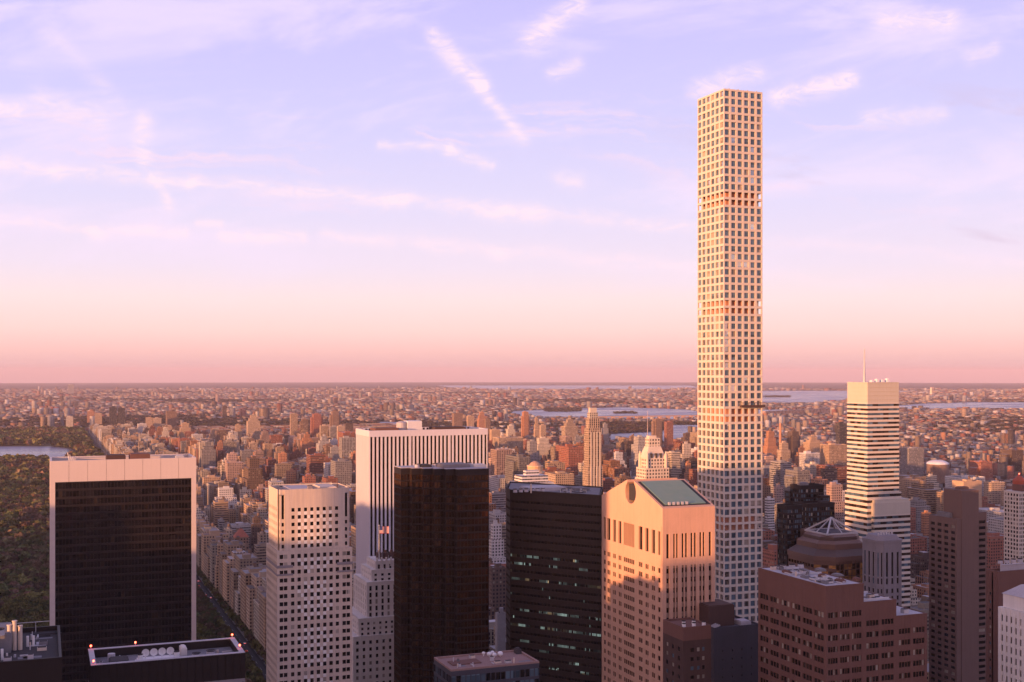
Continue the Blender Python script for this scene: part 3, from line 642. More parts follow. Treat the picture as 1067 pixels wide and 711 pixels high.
unit(T, X0 + 18, Y0 + 6, ZT + .3, X0 + 32, Y0 + 20, ZT + 1.6, 'roof_grey'); unit(T, X0 + 34, Y0 + 5, ZT + .3, X0 + 40, Y0 + 12, ZT + 1.3, 'white_stone'); unit(T, X0 + 10, Y0 + 14, ZT + .3, X0 + 15, Y0 + 22, ZT + 1.2, 'roof_dark')
for k in range(4): fan(T, X0 + 8 + k * 9, Y0 + 16, ZT + .3, 1.2)
n_ = len(pl)
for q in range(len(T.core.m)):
    if q % n_ in (0, 2, 4, 6): T.core.m[q] = 1  # west-facing facets take the glass with the gold reflection painted in
T.part('glass_bands', T.core, [M['glass_bronze'], M['glass_west_glint']]); T.part('spandrel_grid', T.walls, M['bronze_black'])
# ---- dark granite tower with ribbon windows
pA = at_d(531.5, 600); pB = at_d(626, 573); L, d, n = offs(pA, pB); ZT = 260 - (516 - YE) * 573 / F
pC = at_d(628.5, 615); pD = at_d(531, 645); pE = at_d(527.3, 612)
T = Tower('ribbon_tower', 'dark granite office tower with thin ribbon windows and scattered pale lit offices', 'skyscraper', pA[0], pA[1]); fp(pA[0], pB[1], pC[0], pC[1], ZT)
poly = [pA, pB, pC, pD, pE]
def inset(p, e):
    cx, cy = sum(q[0] for q in p) / len(p), sum(q[1] for q in p) / len(p)
    return [(cx + (x - cx) * (1 - e / math.hypot(x - cx, y - cy)), cy + (y - cy) * (1 - e / math.hypot(x - cx, y - cy))) for x, y in p]
T.core.prism(inset(poly, 1.2), 0, ZT - 1)
zr = rows(0, ZT - 4, 51, .34); litrow = {j: rnd.choice([0, .05, .1, .3, .6, .05]) for j in range(44)}; litseg = {}
def pk(i, j):
    seg = litseg.setdefault((j, i // 7), rnd.random() < litrow.get(j, 0) * .9)
    if (seg and rnd.random() < .75) or (j < 44 and rnd.random() < .012): return 'glass_lit'
    return 'glass_black' if rnd.random() < .8 else 'glass_brown'
T.facade(pA, pB, 0, ZT, cols(L, 64, .90), zr, .35, 0, pk)
pk2 = lambda i, j: 'glass_mirror' if rnd.random() < .6 else 'glass_bronze'
L2 = math.hypot(pA[0] - pE[0], pA[1] - pE[1]); T.facade(pE, pA, 0, ZT, cols(L2, 9, .85), zr, .5, 0, pk2)
for a, c in ((pB, pC), (pC, pD), (pD, pE)):
    L3 = math.hypot(a[0] - c[0], a[1] - c[1]); T.facade(a, c, 0, ZT, cols(L3, int(L3 / .9), .86), zr, .5, 0, pk, e0=.5, e1=.5)
b = MB(); b.prism(inset(poly, 1.3), ZT - 1, ZT - .6, 0); T.part('roof', b, M['roof_grey'])
mx, my = (pA[0] + pB[0]) / 2, (pA[1] + pB[1]) / 2
unit(T, mx - 8, my + 12, ZT - .6, mx + 12, my + 26, ZT + .8, 'roof_pale'); unit(T, mx + 14, my + 6, ZT - .6, mx + 22, my + 16, ZT + .6, 'roof_grey')
for k in range(6): fan(T, mx - 16 + k * 3, my + 12, ZT - .6, 1.1)
clutter(T, mx - 2, my - 6, mx + 20, my + 14, ZT - .6, 20, 10)
b = MB(); b.bar((mx - 10, my + 6, ZT - .6), (mx - 10, my + 6, ZT + 4), .6); T.part('vent_stack', b, M['limestone'])
T.done(M['granite_dark'], M['granite_dark'])
# ---- small glass tower at the bottom edge
X0, Y0, X1, Y1 = corner(459, 470, 562, 400); Y1 = 420; ZT = 154.0
T = Tower('small_glass_tower', 'low grey glass tower with a pink gravel roof at the foot of the bronze tower', 'office building', X0, Y0); fp(X0, Y0, X1, Y1, ZT)
T.rect(X0, Y0, X1, Y1, 0, ZT, cols(X1 - X0, 18, .88), cols(Y1 - Y0, 12, .88), rows(0, ZT - 1.3, 40, .72), .3, lambda i, j: rnd.choice(['glass_clear', 'glass_clear', 'glass_black']))
b = MB(); parapet(b, X0 + .02, Y0 + .02, X1 - .02, Y1 - .02, ZT - .04, .7, .8); T.part('parapet', b, M['pink_roof'])
b = MB(); b.box(X0 + .8, Y0 + .8, ZT - .05, X1 - .8, Y1 - .8, ZT + .1); T.part('roof', b, M['pink_roof'])
b = MB(); b.box(X0 + 3, Y0 + 7, ZT + .1, X0 + 14, Y0 + 13, ZT + .5); T.part('skylight_curb', b, M['brown_brick'])
for k, (x, y, r_) in enumerate([(20, 15, 1.0), (22, 17, .8), (21.5, 13.5, .9), (24, 14, 1.1), (18.5, 17, .7)]):
    b = MB(); b.cyl(X0 + x, Y0 + y, ZT + .1, ZT + .9, .2, 6); b.ball(X0 + x, Y0 + y, ZT + 1.2, r_, zs=.8); T.part('dish_cover', b, M['white_paint'])
unit(T, X0 + 31, Y0 + 15, ZT + .1, X0 + 33, Y0 + 18, ZT + 1.8, 'roof_dark'); clutter(T, X0 + 2, Y0 + 2, X1 - 3, Y1 - 2, ZT + .1, 16, 14)
T.done(M['slate'], M['glass_black'])
# ---- pink granite tower with the notched pediment
Y0 = 443.0; X0 = Xat(690.5, Y0); X1 = Xat(745, Y0); Y1 = X0 / math.tan(phi(627)); ZE = 202.6; D_ = Y1 - Y0; W_ = X1 - X0
T = Tower('pediment_tower', 'pink granite tower with a round-notched pediment top and green roof glass', 'skyscraper', X0, Y0); fp(X0, Y0, X1, Y1, ZE + 10)
zt1, zt0 = zof(555, 500), zof(580, 500)
fr = lambda L, l: [(a * L, b * L) for a, b in l]
Wf = fr(D_, [(.035, .07), (.10, .155), (.20, .25), (.295, .345), (.385, .56), (.63, .69), (.735, .785), (.835, .885), (.93, .965)])
def split(l, ks, n):
    o = []
    for i, (a, b) in enumerate(l):
        k = n[i] if i in ks else 1
        for q in range(k): w = (b - a) / k; o.append((a + w * q + (.06 if q else 0), a + w * (q + 1) - (.06 if q < k - 1 else 0)))
    return o
Sf = fr(W_, [(.07, .125), (.20, .235), (.255, .29), (.36, .40), (.425, .465), (.53, .57), (.595, .635), (.70, .74), (.765, .80), (.88, .93)])
T.core.box(X0 + .9, Y0 + .9, 0, X1 - .9, Y1 - .9, zt1 + 1.9)
low = rows(0, zt0 - 4.5, 43, .5)
wl = split(Wf, {1, 2, 3, 4, 5, 6, 7}, {1: 2, 2: 2, 3: 2, 4: 6, 5: 2, 6: 2, 7: 2})
pk = lambda i, j: 'glass_brown' if rnd.random() < .5 else 'glass_black'
for A, B in (((X0, Y1), (X0, Y0)), ((X1, Y0), (X1, Y1))):
    T.facade(A, B, 0, zt0 - 4.4, wl, low, .45, 0, pk, .05, e0=.6, e1=.6)
    T.facade(A, B, zt0 - 4.4, zt1 + 2, Wf[:4] + split([Wf[4]], {0}, {0: 8}) + Wf[5:], [(zt0, zt1)], .8, 0, lambda i, j: 'glass_black', .02, e0=.6, e1=.6)
for A, B in (((X0, Y0), (X1, Y0)), ((X1, Y1), (X0, Y1))):
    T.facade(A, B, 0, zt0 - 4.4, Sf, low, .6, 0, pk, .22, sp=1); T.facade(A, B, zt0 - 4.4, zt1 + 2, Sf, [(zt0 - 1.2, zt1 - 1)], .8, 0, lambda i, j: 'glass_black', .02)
zb = zt1 + 2
ym = (Y0 + Y1) / 2; ZA = 213.2; rr = 5.2; zc = ZA - 6.4; half = rr * .62; zh = zc + math.sqrt(rr ** 2 - half ** 2)
def zr_(y): return ZE + (ZA - ZE) * (1 - abs(y - ym) / (D_ / 2))
prof = [(Y0, zb), (Y0, ZE), (ym - half, zr_(ym - half)), (ym - half, zh)]
a0 = math.atan2(zh - zc, -half); a1 = math.atan2(zh - zc, half) + 2 * math.pi
for q in range(1, 20): a = a0 + (a1 - a0) * q / 20; prof.append((ym + rr * math.cos(a), zc + rr * math.sin(a)))
prof += [(ym + half, zh), (ym + half, zr_(ym + half)), (Y1, ZE), (Y1, zb)]
g = MB(); n = len(prof)
for i in range(n):
    p, q = prof[i], prof[(i + 1) % n]
    g.face([(X0, p[0], p[1]), (X0, q[0], q[1]), (X1, q[0], q[1]), (X1, p[0], p[1])])
g.face([(X0, p[0], p[1]) for p in prof]); g.face([(X1, p[0], p[1]) for p in prof][::-1])
T.part('pediment', g, M['granite_pink'])
def slope_panel(xa, xb, ya, yb, e, m, nm, h=.12):
    b = MB(); za, zb_ = zr_(ya) + e, zr_(yb) + e
    b.face([(xa, ya, za), (xb, ya, za), (xb, yb, zb_), (xa, yb, zb_)]); b.face([(xa, ya, za - h), (xb, ya, za - h), (xb, ya, za), (xa, ya, za)])
    b.face([(xa, ya, za - h), (xa, ya, za), (xa, yb, zb_), (xa, yb, zb_ - h)]); b.face([(xb, ya, za - h), (xb, yb, zb_ - h), (xb, yb, zb_), (xb, ya, za)])
    b.face([(xa, yb, zb_ - h), (xb, yb, zb_ - h), (xb, yb, zb_), (xa, yb, zb_)][::-1]); T.part(nm, b, M[m])
slope_panel(X0 + 1.2, X1 - 1.2, Y0 + 1.6, ym - half - 1.2, .15, 'roof_dark', 'roof_gutter')
slope_panel(X0 + 2.6, X1 - 3.0, Y0 + 2.6, ym - half - 1.8, .45, 'skylight', 'roof_glass', .3)
slope_panel(X0 + 1.2, X1 - 1.2, ym + half + 1.2, Y1 - 1.6, .15, 'skylight', 'roof_glass')
for k in range(5):
    b = MB(); b.box(X0 + 4 + 2.1 * k, Y0 + 2.0, zr_(Y0 + 2) + .3, X0 + 5 + 2.1 * k, Y0 + 2.8, zr_(Y0 + 2) + 1.5); T.part('roof_fixture', b, M['steel'])
b = MB(); b.box(X0 + 1.0, ym - 3.4, zc - 3.8, X0 + 8, ym + 3.4, zc + 3.4, bottom=True); T.part('notch_shade_fill', b, M['roof_dark'])  # dark box filling the notch, stands in for the shade inside it
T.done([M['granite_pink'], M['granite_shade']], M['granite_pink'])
# ---- very tall white lattice tower
X0, Y0 = 381.0, 620.0; X0 = Xat(754.3, Y0); X1 = Xat(794.5, Y0); Y1 = X0 / math.tan(phi(726.8)); ZT = zof(93.0, depth(X0, Y0)); W_ = X1 - X0; D_ = Y1 - Y0
T = Tower('lattice_tower', 'extremely tall thin white concrete tower with a grid of square windows, tallest in the view', 'skyscraper', X0, Y0); fp(X0, Y0, X1, Y1, ZT)
NR = 92; fh = ZT / NR
OPEN = [(r, r + 1) for r in (NR - 15, NR - 29, NR - 43, NR - 57, NR - 71)]; op = {q for p in OPEN for q in p}
zz = [(k * fh + fh * .15, k * fh + fh * .85) for k in range(NR)]
Sx = cols(W_, 6, .70); Wx = cols(D_, 6, .70)
prev = 0
for lo, hi in OPEN[::-1] + [(NR, NR)]:
    T.core.box(X0 + 1.0, Y0 + 1.0, prev * fh, X1 - 1.0, Y1 - 1.0, lo * fh - .1 if lo < NR else ZT - .6)
    if lo < NR: 
        b = MB(); b.box(X0 + 3.5, Y0 + 3.5, lo * fh - .1, X1 - 3.5, Y1 - 3.5, (hi + 1) * fh); T.part('drum_wall', b, M['mech_sun_tint'])
        b = MB(); b.box(X0 + 1.2, Y0 + 1.2, lo * fh + fh * .93, X1 - 1.2, Y1 - 1.2, lo * fh + fh * 1.07, bottom=True); T.part('open_floor_slab', b, M['mech_sun_tint'])
    prev = hi + 1
def pkW(i, j):
    if j in op: return None
    r = rnd.random(); g = j < 60
    return 'glass_mirror' if r < (.62 if g else .18) else 'blind' if r < .35 + (.2 if j in (59, 48, 47) else 0) else 'glass_clear'
def pkS(i, j):
    if j in op: return None
    r = rnd.random()
    if i == 0 and j < 62 and r < .7: return 'glass_mirror'
    return 'glass_mirror' if r < .05 else 'blind' if r < .12 else 'glass_clear'
T.facade((X0, Y0), (X1, Y0), 0, ZT, Sx, zz, .75, 0, pkS, .02); T.facade((X1, Y1), (X0, Y1), 0, ZT, Sx, zz, .75, 0, pkS, .02)
T.facade((X0, Y1), (X0, Y0), 0, ZT, Wx, zz, .75, 0, pkW, .02, e0=.75, e1=.75); T.facade((X1, Y0), (X1, Y1), 0, ZT, Wx, zz, .75, 0, pkW, .02, e0=.75, e1=.75)
b = MB()
zl = 43.8
b.box(X0 + 11, Y0 - 2.2, zof(425, 716), X1 + .6, Y0 - .2, zof(422.5, 716), bottom=True)
for k in range(4): b.box(X0 + 12 + k * 4.2, Y0 - 2.0, zof(422.5, 716), X0 + 12.25 + k * 4.2, Y0 - 1.8, zof(419.8, 716))
b.box(X0 + 11, Y0 - 2.0, zof(420.2, 716), X1 + .6, Y0 - 1.8, zof(419.8, 716), bottom=True); T.part('work_platform', b, M['dark_brick'])
b = MB(); parapet(b, X0 + .02, Y0 + .02, X1 - .02, Y1 - .02, ZT, .4, .7); T.part('parapet', b, M['white_concrete'])
for k in range(4): b = MB(); b.box(X0 + 4 + k * 6.5, Y0 + 1, ZT, X0 + 4.6 + k * 6.5, Y0 + 1.6, ZT + 1.1); T.part('roof_anchor', b, M['steel'])
T.done(M['white_concrete'], M['glass_black'], 'lattice')
# ---- dark little pair in front of it
X0, Y0, X1, Y1 = Xat(712, 400), 400.0, Xat(741, 400), 416.0; ZT = zof(655, 455)
T = Tower('gold_edge_tower', 'narrow dark brick tower with a sun-gilded top, in front of the pink granite tower', 'office building', X0, Y0); fp(X0, Y0, X1, Y1, ZT)
T.rect(X0, Y0, X1, Y1, 0, ZT - 5, [(3.2, 4.6), (6, 7.2), (8.3, 9.4)], cols(Y1 - Y0, 3, .35, 1), rows(0, ZT - 7, 44, .42), .25, lambda i, j: rnd.choice(['glass_black', 'glass_black', 'glass_clear', 'blind']))
b = MB(); b.box(X0, Y0, ZT - 5, X1, Y1, ZT - .6, bottom=True); parapet(b, X0, Y0, X1, Y1, ZT - .6, .8, .4); T.part('crown_wall', b, M['brown_brick'])
for k in range(5): fan(T, X0 + 2 + k * 2.2, Y0 + 3 + (k % 2) * 4, ZT - .55, .8, 'white_paint')
T.done(M['dark_brick'], M['dark_brick'])
X0, Y0, X1, Y1 = Xat(744, 430), 430.0, Xat(792, 430), 455.0; ZT = zof(655, depth(Xat(744, 430), 430))
T = Tower('plain_slate_tower', 'plain dark slate tower with a square black plant box, before the tall white tower', 'office building', X0, Y0); fp(X0, Y0, X1, Y1, ZT)
T.rect(X0, Y0, X1, Y1, 0, ZT - 4, cols(X1 - X0, 4, .08, 2), cols(Y1 - Y0, 6, .4, 1), rows(0, ZT - 8, 40, .25), .2, lambda i, j: 'glass_black')
b = MB(); b.box(X0, Y0, ZT - 4, X1, Y1, ZT - .6, bottom=True); parapet(b, X0, Y0, X1, Y1, ZT - .6, .8, .4); T.part('crown_wall', b, M['slate'])
unit(T, X0 + .6, Y0 + 5, ZT - .6, X0 + 13, Y0 + 18, ZT + 8, 'dark_brick', 'penthouse'); unit(T, X0 + 15, Y0 + 3, ZT - .6, X0 + 20, Y0 + 9, ZT + .8, 'roof_pale'); 
for k in range(3): b = MB(); b.bar((X0 + .5, Y0 + 1 + k * 1.5, ZT), (X0 + 3.5, Y0 + 1 + k * 1.5, ZT + .9), .5); T.part('duct', b, M['roof_pale'])
T.done(M['slate'], M['slate'])
# ---- brown stepped block
X0, Y0, X1, Y1 = corner(790, 860.5, 966, 350); d0 = depth(X0, Y0)
za = zof(611, d0); xs1 = Xat(900, Y0); xs2 = Xat(934, Y0); zb_ = zof(627.5, depth(xs1, Y0)); zc_ = zof(642, depth(xs2, Y0))
T = Tower('stepped_brick_block', 'massive brown brick office block stepping down to the right, with white roof membranes', 'office building', X0, Y0); fp(X0, Y0, X1, Y1, za)
D_ = Y1 - Y0; ph = zof(636, d0); rz = lambda zt, n: rows(zt - 4.05 * n, zt, n, .42)
nn = int((ph) / 4.05); base = ph - nn * 4.05
Wc = cols(D_, 6, .80, .6); Wc = split(Wc, set(range(6)), {k: 3 for k in range(6)})
def pk(i, j): return 'glass_brown' if rnd.random() < .35 else ('blind' if rnd.random() < .2 else 'glass_black')
def seg(xa, xb, ztop, skip, nwin, west, k0):
    zz_ = rows(base, ph - skip * 4.05, nn - skip, .48)
    T.core.box(xa + .5, Y0 + .5, 0, xb - (.5 if xb == X1 else 0), Y1 - .5, ztop - .4)
    S_ = cols(xb - xa, nwin, .80, .5); S_ = split(S_, set(range(nwin)), {k: 4 for k in range(nwin)})
    T.facade((xa, Y0), (xb, Y0), 0, ztop, S_, zz_, .45, 0, pk, .04); T.facade((xb, Y1), (xa, Y1), 0, ztop, S_, zz_, .45, 0, pk, .04)
    if west: T.facade((xa, Y1), (xa, Y0), 0, ztop, Wc, zz_, .45, 0, pk, .04, e0=.45, e1=.45)
    b = MB(); b.box(xa + .5, Y0 + .5, ztop - .4, xb - .5, Y1 - .5, ztop - .2); T.part('roof', b, M['roof_pale'])
seg(X0, xs1, za, 0, 3, True, 0); seg(xs1 + .01, xs2, zb_, 1, 2, False, 0); seg(xs2 + .01, X1, zc_, 2, 2, False, 0)
b = MB(); b.box(xs1 - .4, Y0 + .5, zb_, xs1, Y1 - .5, za); b.box(xs2 - .4, Y0 + .5, zc_, xs2, Y1 - .5, zb_); T.part('step_wall', b, M['brown_brick'])
T.facade((X1, Y0), (X1, Y1), 0, zc_, Wc, rows(base, ph - 8.1, nn - 2, .42), .45, 0, pk, .04, e0=.45, e1=.45)
r2 = random.Random(3)
for k in range(9):
    x = X0 + 3 + (k % 3) * 7; y = Y0 + 5 + (k // 3) * 11
    unit(T, x, y, za - .2, x + r2.uniform(1.5, 3.5), y + r2.uniform(2, 5), za + r2.uniform(.1, .7), r2.choice(['roof_grey', 'brown_brick', 'roof_grey']))
for k in range(10):
    x = X0 + 2 + r2.random() * (xs1 - X0 - 8); y = Y0 + 3 + r2.random() * (D_ - 8)
    b = MB(); b.bar((x, y, za + .4), (x + r2.uniform(3, 6), y, za + .4), .5); b.bar((x, y, za + .4), (x, y + r2.uniform(2, 5), za + .4), .5); T.part('duct', b, M['steel'])
for k in range(3): fan(T, X0 + 8 + k * 4, Y1 - 5, za - .2, 1.3)
clutter(T, X0 + 2, Y0 + 2, xs1 - 2, Y1 - 2, za - .2, 40, 11); clutter(T, xs1 + 1, Y0 + 2, xs2 - 2, Y1 - 4, zb_ - .2, 16, 12); clutter(T, xs2 + 1, Y0 + 2, X1 - 3, Y1 - 4, zc_ - .2, 10, 13)
for k in range(6): b = MB(); y = Y0 + 3 + k * 6; b.bar((xs1 + 1, y, zb_ + .1), (xs2 - 1, y, zb_ + .1), .6); T.part('duct', b, M['steel'])
unit(T, xs2 + 2, Y0 + 20, zc_ - .2, X1 - 3, Y0 + 30, zc_ + 1.5, 'roof_grey')
T.done(M['brown_brick'], M['brown_brick'])
# ---- octagonal tower with the steel pyramid
d0 = 768.0; cx_, cy_ = at_d(866, d0); half = 42 / F * d0
def octa(r, cut=.42): 
    c = r * cut; return [(cx_ + x, cy_ + y) for x, y in ((-r + c, -r), (r - c, -r), (r, -r + c), (r, r - c), (r - c, r), (-r + c, r), (-r, r - c), (-r, -r + c))]
def ZZ(y): return zof(y - 6, d0 - 20)
T = Tower('pyramid_top_tower', 'brown octagonal tower crowned by an open white steel pyramid frame', 'skyscraper', cx_, cy_); fp(cx_ - 25, cy_ - 25, cx_ + 25, cy_ + 25, ZZ(590))
R0 = half * .90
body = octa(R0); ztop = ZZ(590)
T.core.prism(octa(R0 - .6), 0, ztop - .1)
for i in range(8):
    a, c = body[i], body[(i + 1) % 8]; L = math.hypot(c[0] - a[0], c[1] - a[1])
    diag = i % 2 == 1
    T.facade(a, c, 0, ztop, cols(L, 3 if diag else 9, .86), rows(0, ztop - 1.5, 36, .52 if i else .9), .35, 0, (lambda i_, j_, i=i: ('glass_gold_glint' if rnd.random() < .75 else 'glass_bronze') if i in (0, 7) and j_ > 26 else 'glass_bronze'), .06 if i else .3, e0=.3 if diag else 0, e1=.3 if diag else 0)  # upper south and southwest panes get the painted gold glint
def band(r0, r1, z0, z1, m, nm):
    b = MB(); b.prism(octa(r0), z0, z1, 0, poly1=octa(r1), bottom=True); T.part(nm, b, M[m])
band(R0 + .5, R0 + .5, ztop, ZZ(585), 'brown_metal', 'eave_band'); band(R0 + .3, R0 * .80, ZZ(585), ZZ(579), 'bronze_dark', 'sloped_roof')
band(R0 * .79, R0 * .79, ZZ(579), ZZ(573.5), 'brown_metal', 'tier_band'); band(R0 * .78, R0 * .70, ZZ(573.5), ZZ(570.5), 'brown_metal', 'sloped_roof')
band(R0 * .64, R0 * .64, ZZ(570.5), ZZ(567), 'bronze_dark', 'tier_band'); band(R0 * .64, R0 * .54, ZZ(567), ZZ(565), 'brown_metal', 'sloped_roof')
band(R0 * .40, R0 * .38, ZZ(565), ZZ(563.5), 'slate', 'plinth')
b = MB(); q = R0 * .50; zb1, zap = ZZ(565) - 2.0, ZZ(549.5); P4 = [(cx_ - q, cy_ - q, zb1 + 2.4), (cx_ + q, cy_ - q, zb1 + 2.4), (cx_ + q, cy_ + q, zb1 + 2.4), (cx_ - q, cy_ + q, zb1 + 2.4)]; ap = (cx_, cy_, zap)
for i in range(4):
    b.bar(P4[i], ap, .95); b.bar(P4[i], P4[(i + 1) % 4], .95); mid = [(P4[i][k] + P4[(i + 1) % 4][k]) / 2 for k in range(3)]; b.bar(mid, ap, .5)
T.part('pyramid_frame', b, M['steel'])
T.done(M['brown_metal'], M['slate'], 'band_wall')
# ---- stone penthouse seen beside the pyramid, dark terraced glass building behind
x0, y0 = at_d(838, 800); 
T = Tower('terraced_glass_tower', 'black glass apartment tower with stepped terraces and one gilded strip of windows', 'apartment building', x0, y0)
def Bx(xl, xr, yt, d, dep, n, fl=3.4, f=.8, pick=None, m=0, rec=.35, nW=None, hf=.62):
    """window-lattice box whose front spans columns xl..xr at depth d"""
    (ax, ay), (bx_, by_) = at_d(xl, d), at_d(xr, d); 
    w = (xr - xl) / F * d / (math.cos(phi((xl + xr) / 2)) + .6 * math.sin(phi((xl + xr) / 2))); l = w * dep
    mx, my = at_d((xl + xr) / 2, d); X_, Y_ = mx - w / 2, my - l / 2; zt = zof(yt, depth(X_, Y_))
    T.rect(X_, Y_, X_ + w, Y_ + l, 0, zt, cols(w, n, f, .4), cols(l, nW or max(2, round(n * dep)), f, .4), rows(0, zt - 1, max(2, round(zt / fl)), hf), rec, pick, mat=m)
    fp(X_, Y_, X_ + w, Y_ + l, zt); return X_, Y_, X_ + w, Y_ + l, zt
pk = lambda i, j: 'glass_warm' if rnd.random() < .015 else 'blind' if rnd.random() < .1 else 'glass_clear' if rnd.random() < .5 else 'glass_black'
pg_ = lambda i, j: 'glass_mirror' if i in (2, 3) and rnd.random() < .85 else pk(i, j)
A = Bx(812, 834, 529, 790, .9, 8, pick=pg_); B = Bx(830, 868, 527, 815, .7, 12, pick=pk); C_ = Bx(824, 858, 508, 835, .6, 9, pick=pk); D2 = Bx(819, 832, 512, 840, .8, 4, pick=pg_); Bx(850, 864, 517, 828, .8, 4, pick=pk)
for q in (A, B, C_):
    b = MB(); parapet(b, q[0] - .2, q[1] - .2, q[2] + .2, q[3] + .2, q[4], 1.3, .5); T.part('parapet', b, M['bronze_black'])
unit(T, C_[0] + 3, C_[1] + 3, C_[4], C_[0] + 9, C_[1] + 8, C_[4] + 2.5, 'roof_grey'); unit(T, B[0] + 12, B[1] + 2, B[4], B[0] + 18, B[1] + 6, B[4] + 2, 'roof_dark')
T.done(M['bronze_black'], M['bronze_black'])
x0, y0 = at_d(838, 778)
T = Tower('stone_cap_building', 'small brown stone building with a blocky turret, between the black terraces and octagonal tower', 'office building', x0, y0)
pk = lambda i, j: 'glass_black'
A = Bx(831, 850, 562, 782, .8, 5, f=.3, pick=pk, hf=.4); B = Bx(835, 847, 552, 784, .9, 3, f=.25, pick=pk, hf=.4)
b = MB()
for k in range(4): b.box(B[0] + k * 2.2, B[1] - .2, B[4], B[0] + 1 + k * 2.2, B[1] + .8, B[4] + 1.4)
T.part('crenel', b, M['brown_pre']); T.done(M['brown_pre'], M['brown_pre'])
# ---- banded white and glass tower with the mast
X0, Y0, X1, Y1 = corner(882.5, 904, 937, 765); ZT = zof(398.5, depth(X0, Y0))
T = Tower('banded_tower', 'white and glass striped tower with a blank cream top and a tall mast', 'skyscraper', X0, Y0)
W_, D_ = X1 - X0, Y1 - Y0; fp(X0, Y0, X1 + 14, Y1, ZT)
z20 = zof(420, depth(X0, Y0))
pkb = lambda i, j: 'glass_brown' if rnd.random() < .3 else 'glass_clear' if rnd.random() < .8 else 'glass_black'
pkw = lambda i, j: 'glass_mirror' if rnd.random() < .25 else 'glass_bronze' if rnd.random() < .4 else 'glass_clear'
def banded(x0, y0, x1, y1, z0, z1, n, fr_=.5):
    w, l = x1 - x0, y1 - y0; zz_ = rows(z0, z1, n, fr_)
    T.core.box(x0 + .4, y0 + .4, z0, x1 - .4, y1 - .4, z1 - .02)
    for A_, B_, L_, p_ in (((x0, y0), (x1, y0), w, pkb), ((x0, y1), (x0, y0), l, pkw), ((x1, y0), (x1, y1), l, pkb), ((x1, y1), (x0, y1), w, pkb)):
        L, d, n_ = offs(A_, B_); e = .4 if p_ is pkw or A_[0] == B_[0] else 0
        last = z0
        for a, c in zz_ + [(z1, None)]:
            T.walls.obox(A_, d, n_, e, L - e, -.4, 0, last, a); last = c
        for j, (a, c) in enumerate(zz_):
            for i in range(6):
                m0 = e + (L - 2 * e) * i / 6; m1 = e + (L - 2 * e) * (i + 1) / 6 - .08
                cc = (A_[0] + d[0] * (m0 + m1) / 2 - n_[0] * .25, A_[1] + d[1] * (m0 + m1) / 2 - n_[1] * .25, (a + c) / 2)
                T.panes.append((cc, d, n_, m1 - m0, c - a, p_(i, j)))
zm = zof(514, depth(X0, Y0))
banded(X0, Y0, X1, Y1, zm, z20, 20, .50)
banded(X0 - 1.2, Y0 - 1.2, X1 + 1.2, Y1 + 1, 0, zm, 37, .5)
b = MB(); b.box(X0 + .25, Y0 + .25, z20, X1 - .25, Y1 - .25, ZT); 
for k in range(5): z = z20 + (ZT - z20) * (k + .9) / 5; b.box(X0, Y0, z - .5, X1, Y1, z, bottom=True)
T.part('blank_top', b, M['pale_metal'])
b = MB(); b.box(X0 + .4, Y0 + .4, ZT, X1 - .4, Y1 - .4, ZT + .1); T.part('roof', b, M['roof_pale'])
b = MB(); mx_, my_ = X0 + 4, Y0 + 9; b.cyl(mx_, my_, ZT, ZT + 7, 1.1, 8, r1=.9); b.cyl(mx_, my_, ZT + 7, zof(363.5, depth(mx_, my_)), .8, 8, r1=.35); T.part('mast', b, M['steel'])
for k in range(4): unit(T, X0 + 8 + k * 5, Y0 + 5, ZT + .1, X0 + 10 + k * 5, Y0 + 8, ZT + .1 + [1.1, 2.2, 1.6, 2.6][k], 'white_paint')
# wide lower wing
xw = Xat(946, Y0 - 2); zw = zof(522, depth(X0, Y0))
Xg = Xat(910.5, Y0 - 4)
banded(Xg, Y0 - 5, xw, Y0 + 12, 0, zw - 11, 35, .5)
b = MB(); b.box(Xg, Y0 - 5, zw - 11, xw, Y0 + 12, zw - 1.5); b.box(Xg + 1, Y0 - 4, zw - 1.5, xw - .5, Y0 + 11, zw + .8); T.part('wing_top', b, M['pale_metal'])
fp(Xg, Y0 - 5, xw, Y0 + 12, zw); T.done(M['white_concrete'], M['glass_black'])
# ---- grey stone tower with tall arched bays
T = Tower('grey_bay_tower', 'dull grey stone tower with rounded shoulders and tall narrow bays, before the banded tower', 'office building', *at_d(919, 720))
cx_, cy_ = at_d(919, 725); r_ = 9.6; oc = octa(r_, .35); zt = zof(566, 715)
T.core.prism(octa(r_ - .5, .35), 0, zt - .1); fp(cx_ - r_, cy_ - r_, cx_ + r_, cy_ + r_, zt)
z1_, z2_ = zof(576, 715), zof(602, 715)
for i in range(8):
    a, c = oc[i], oc[(i + 1) % 8]; L = math.hypot(c[0] - a[0], c[1] - a[1]); n_ = 2 if i % 2 else 3
    T.facade(a, c, 0, zt, cols(L, n_, .36, .3), rows(0, z2_ - 6, 30, .6) + [(z2_ - 4, z2_ - .5), (z2_ + .5, z1_)], .4, 0, lambda i_, j_: 'glass_black' if rnd.random() < .8 else 'glass_clear', .04, e0=.2 if i % 2 else 0, e1=.2 if i % 2 else 0)
b = MB(); b.prism(octa(r_ + .3, .35), zt, zt + 1.6, 0, bottom=True); b.prism(octa(r_ - 1, .35), zt + 1.6, zof(559, 715), 0, poly1=octa(r_ - 2.6, .35)); T.part('crown', b, M['grey_stone'])
for k in range(6): b = MB(); b.cyl(cx_ - 5 + k * 2, cy_ - 3, zof(559, 715), zof(557, 715) + (k % 2), .5, 8); T.part('vent_stack', b, M['steel'])
T.done(M['grey_stone'], M['grey_stone'])
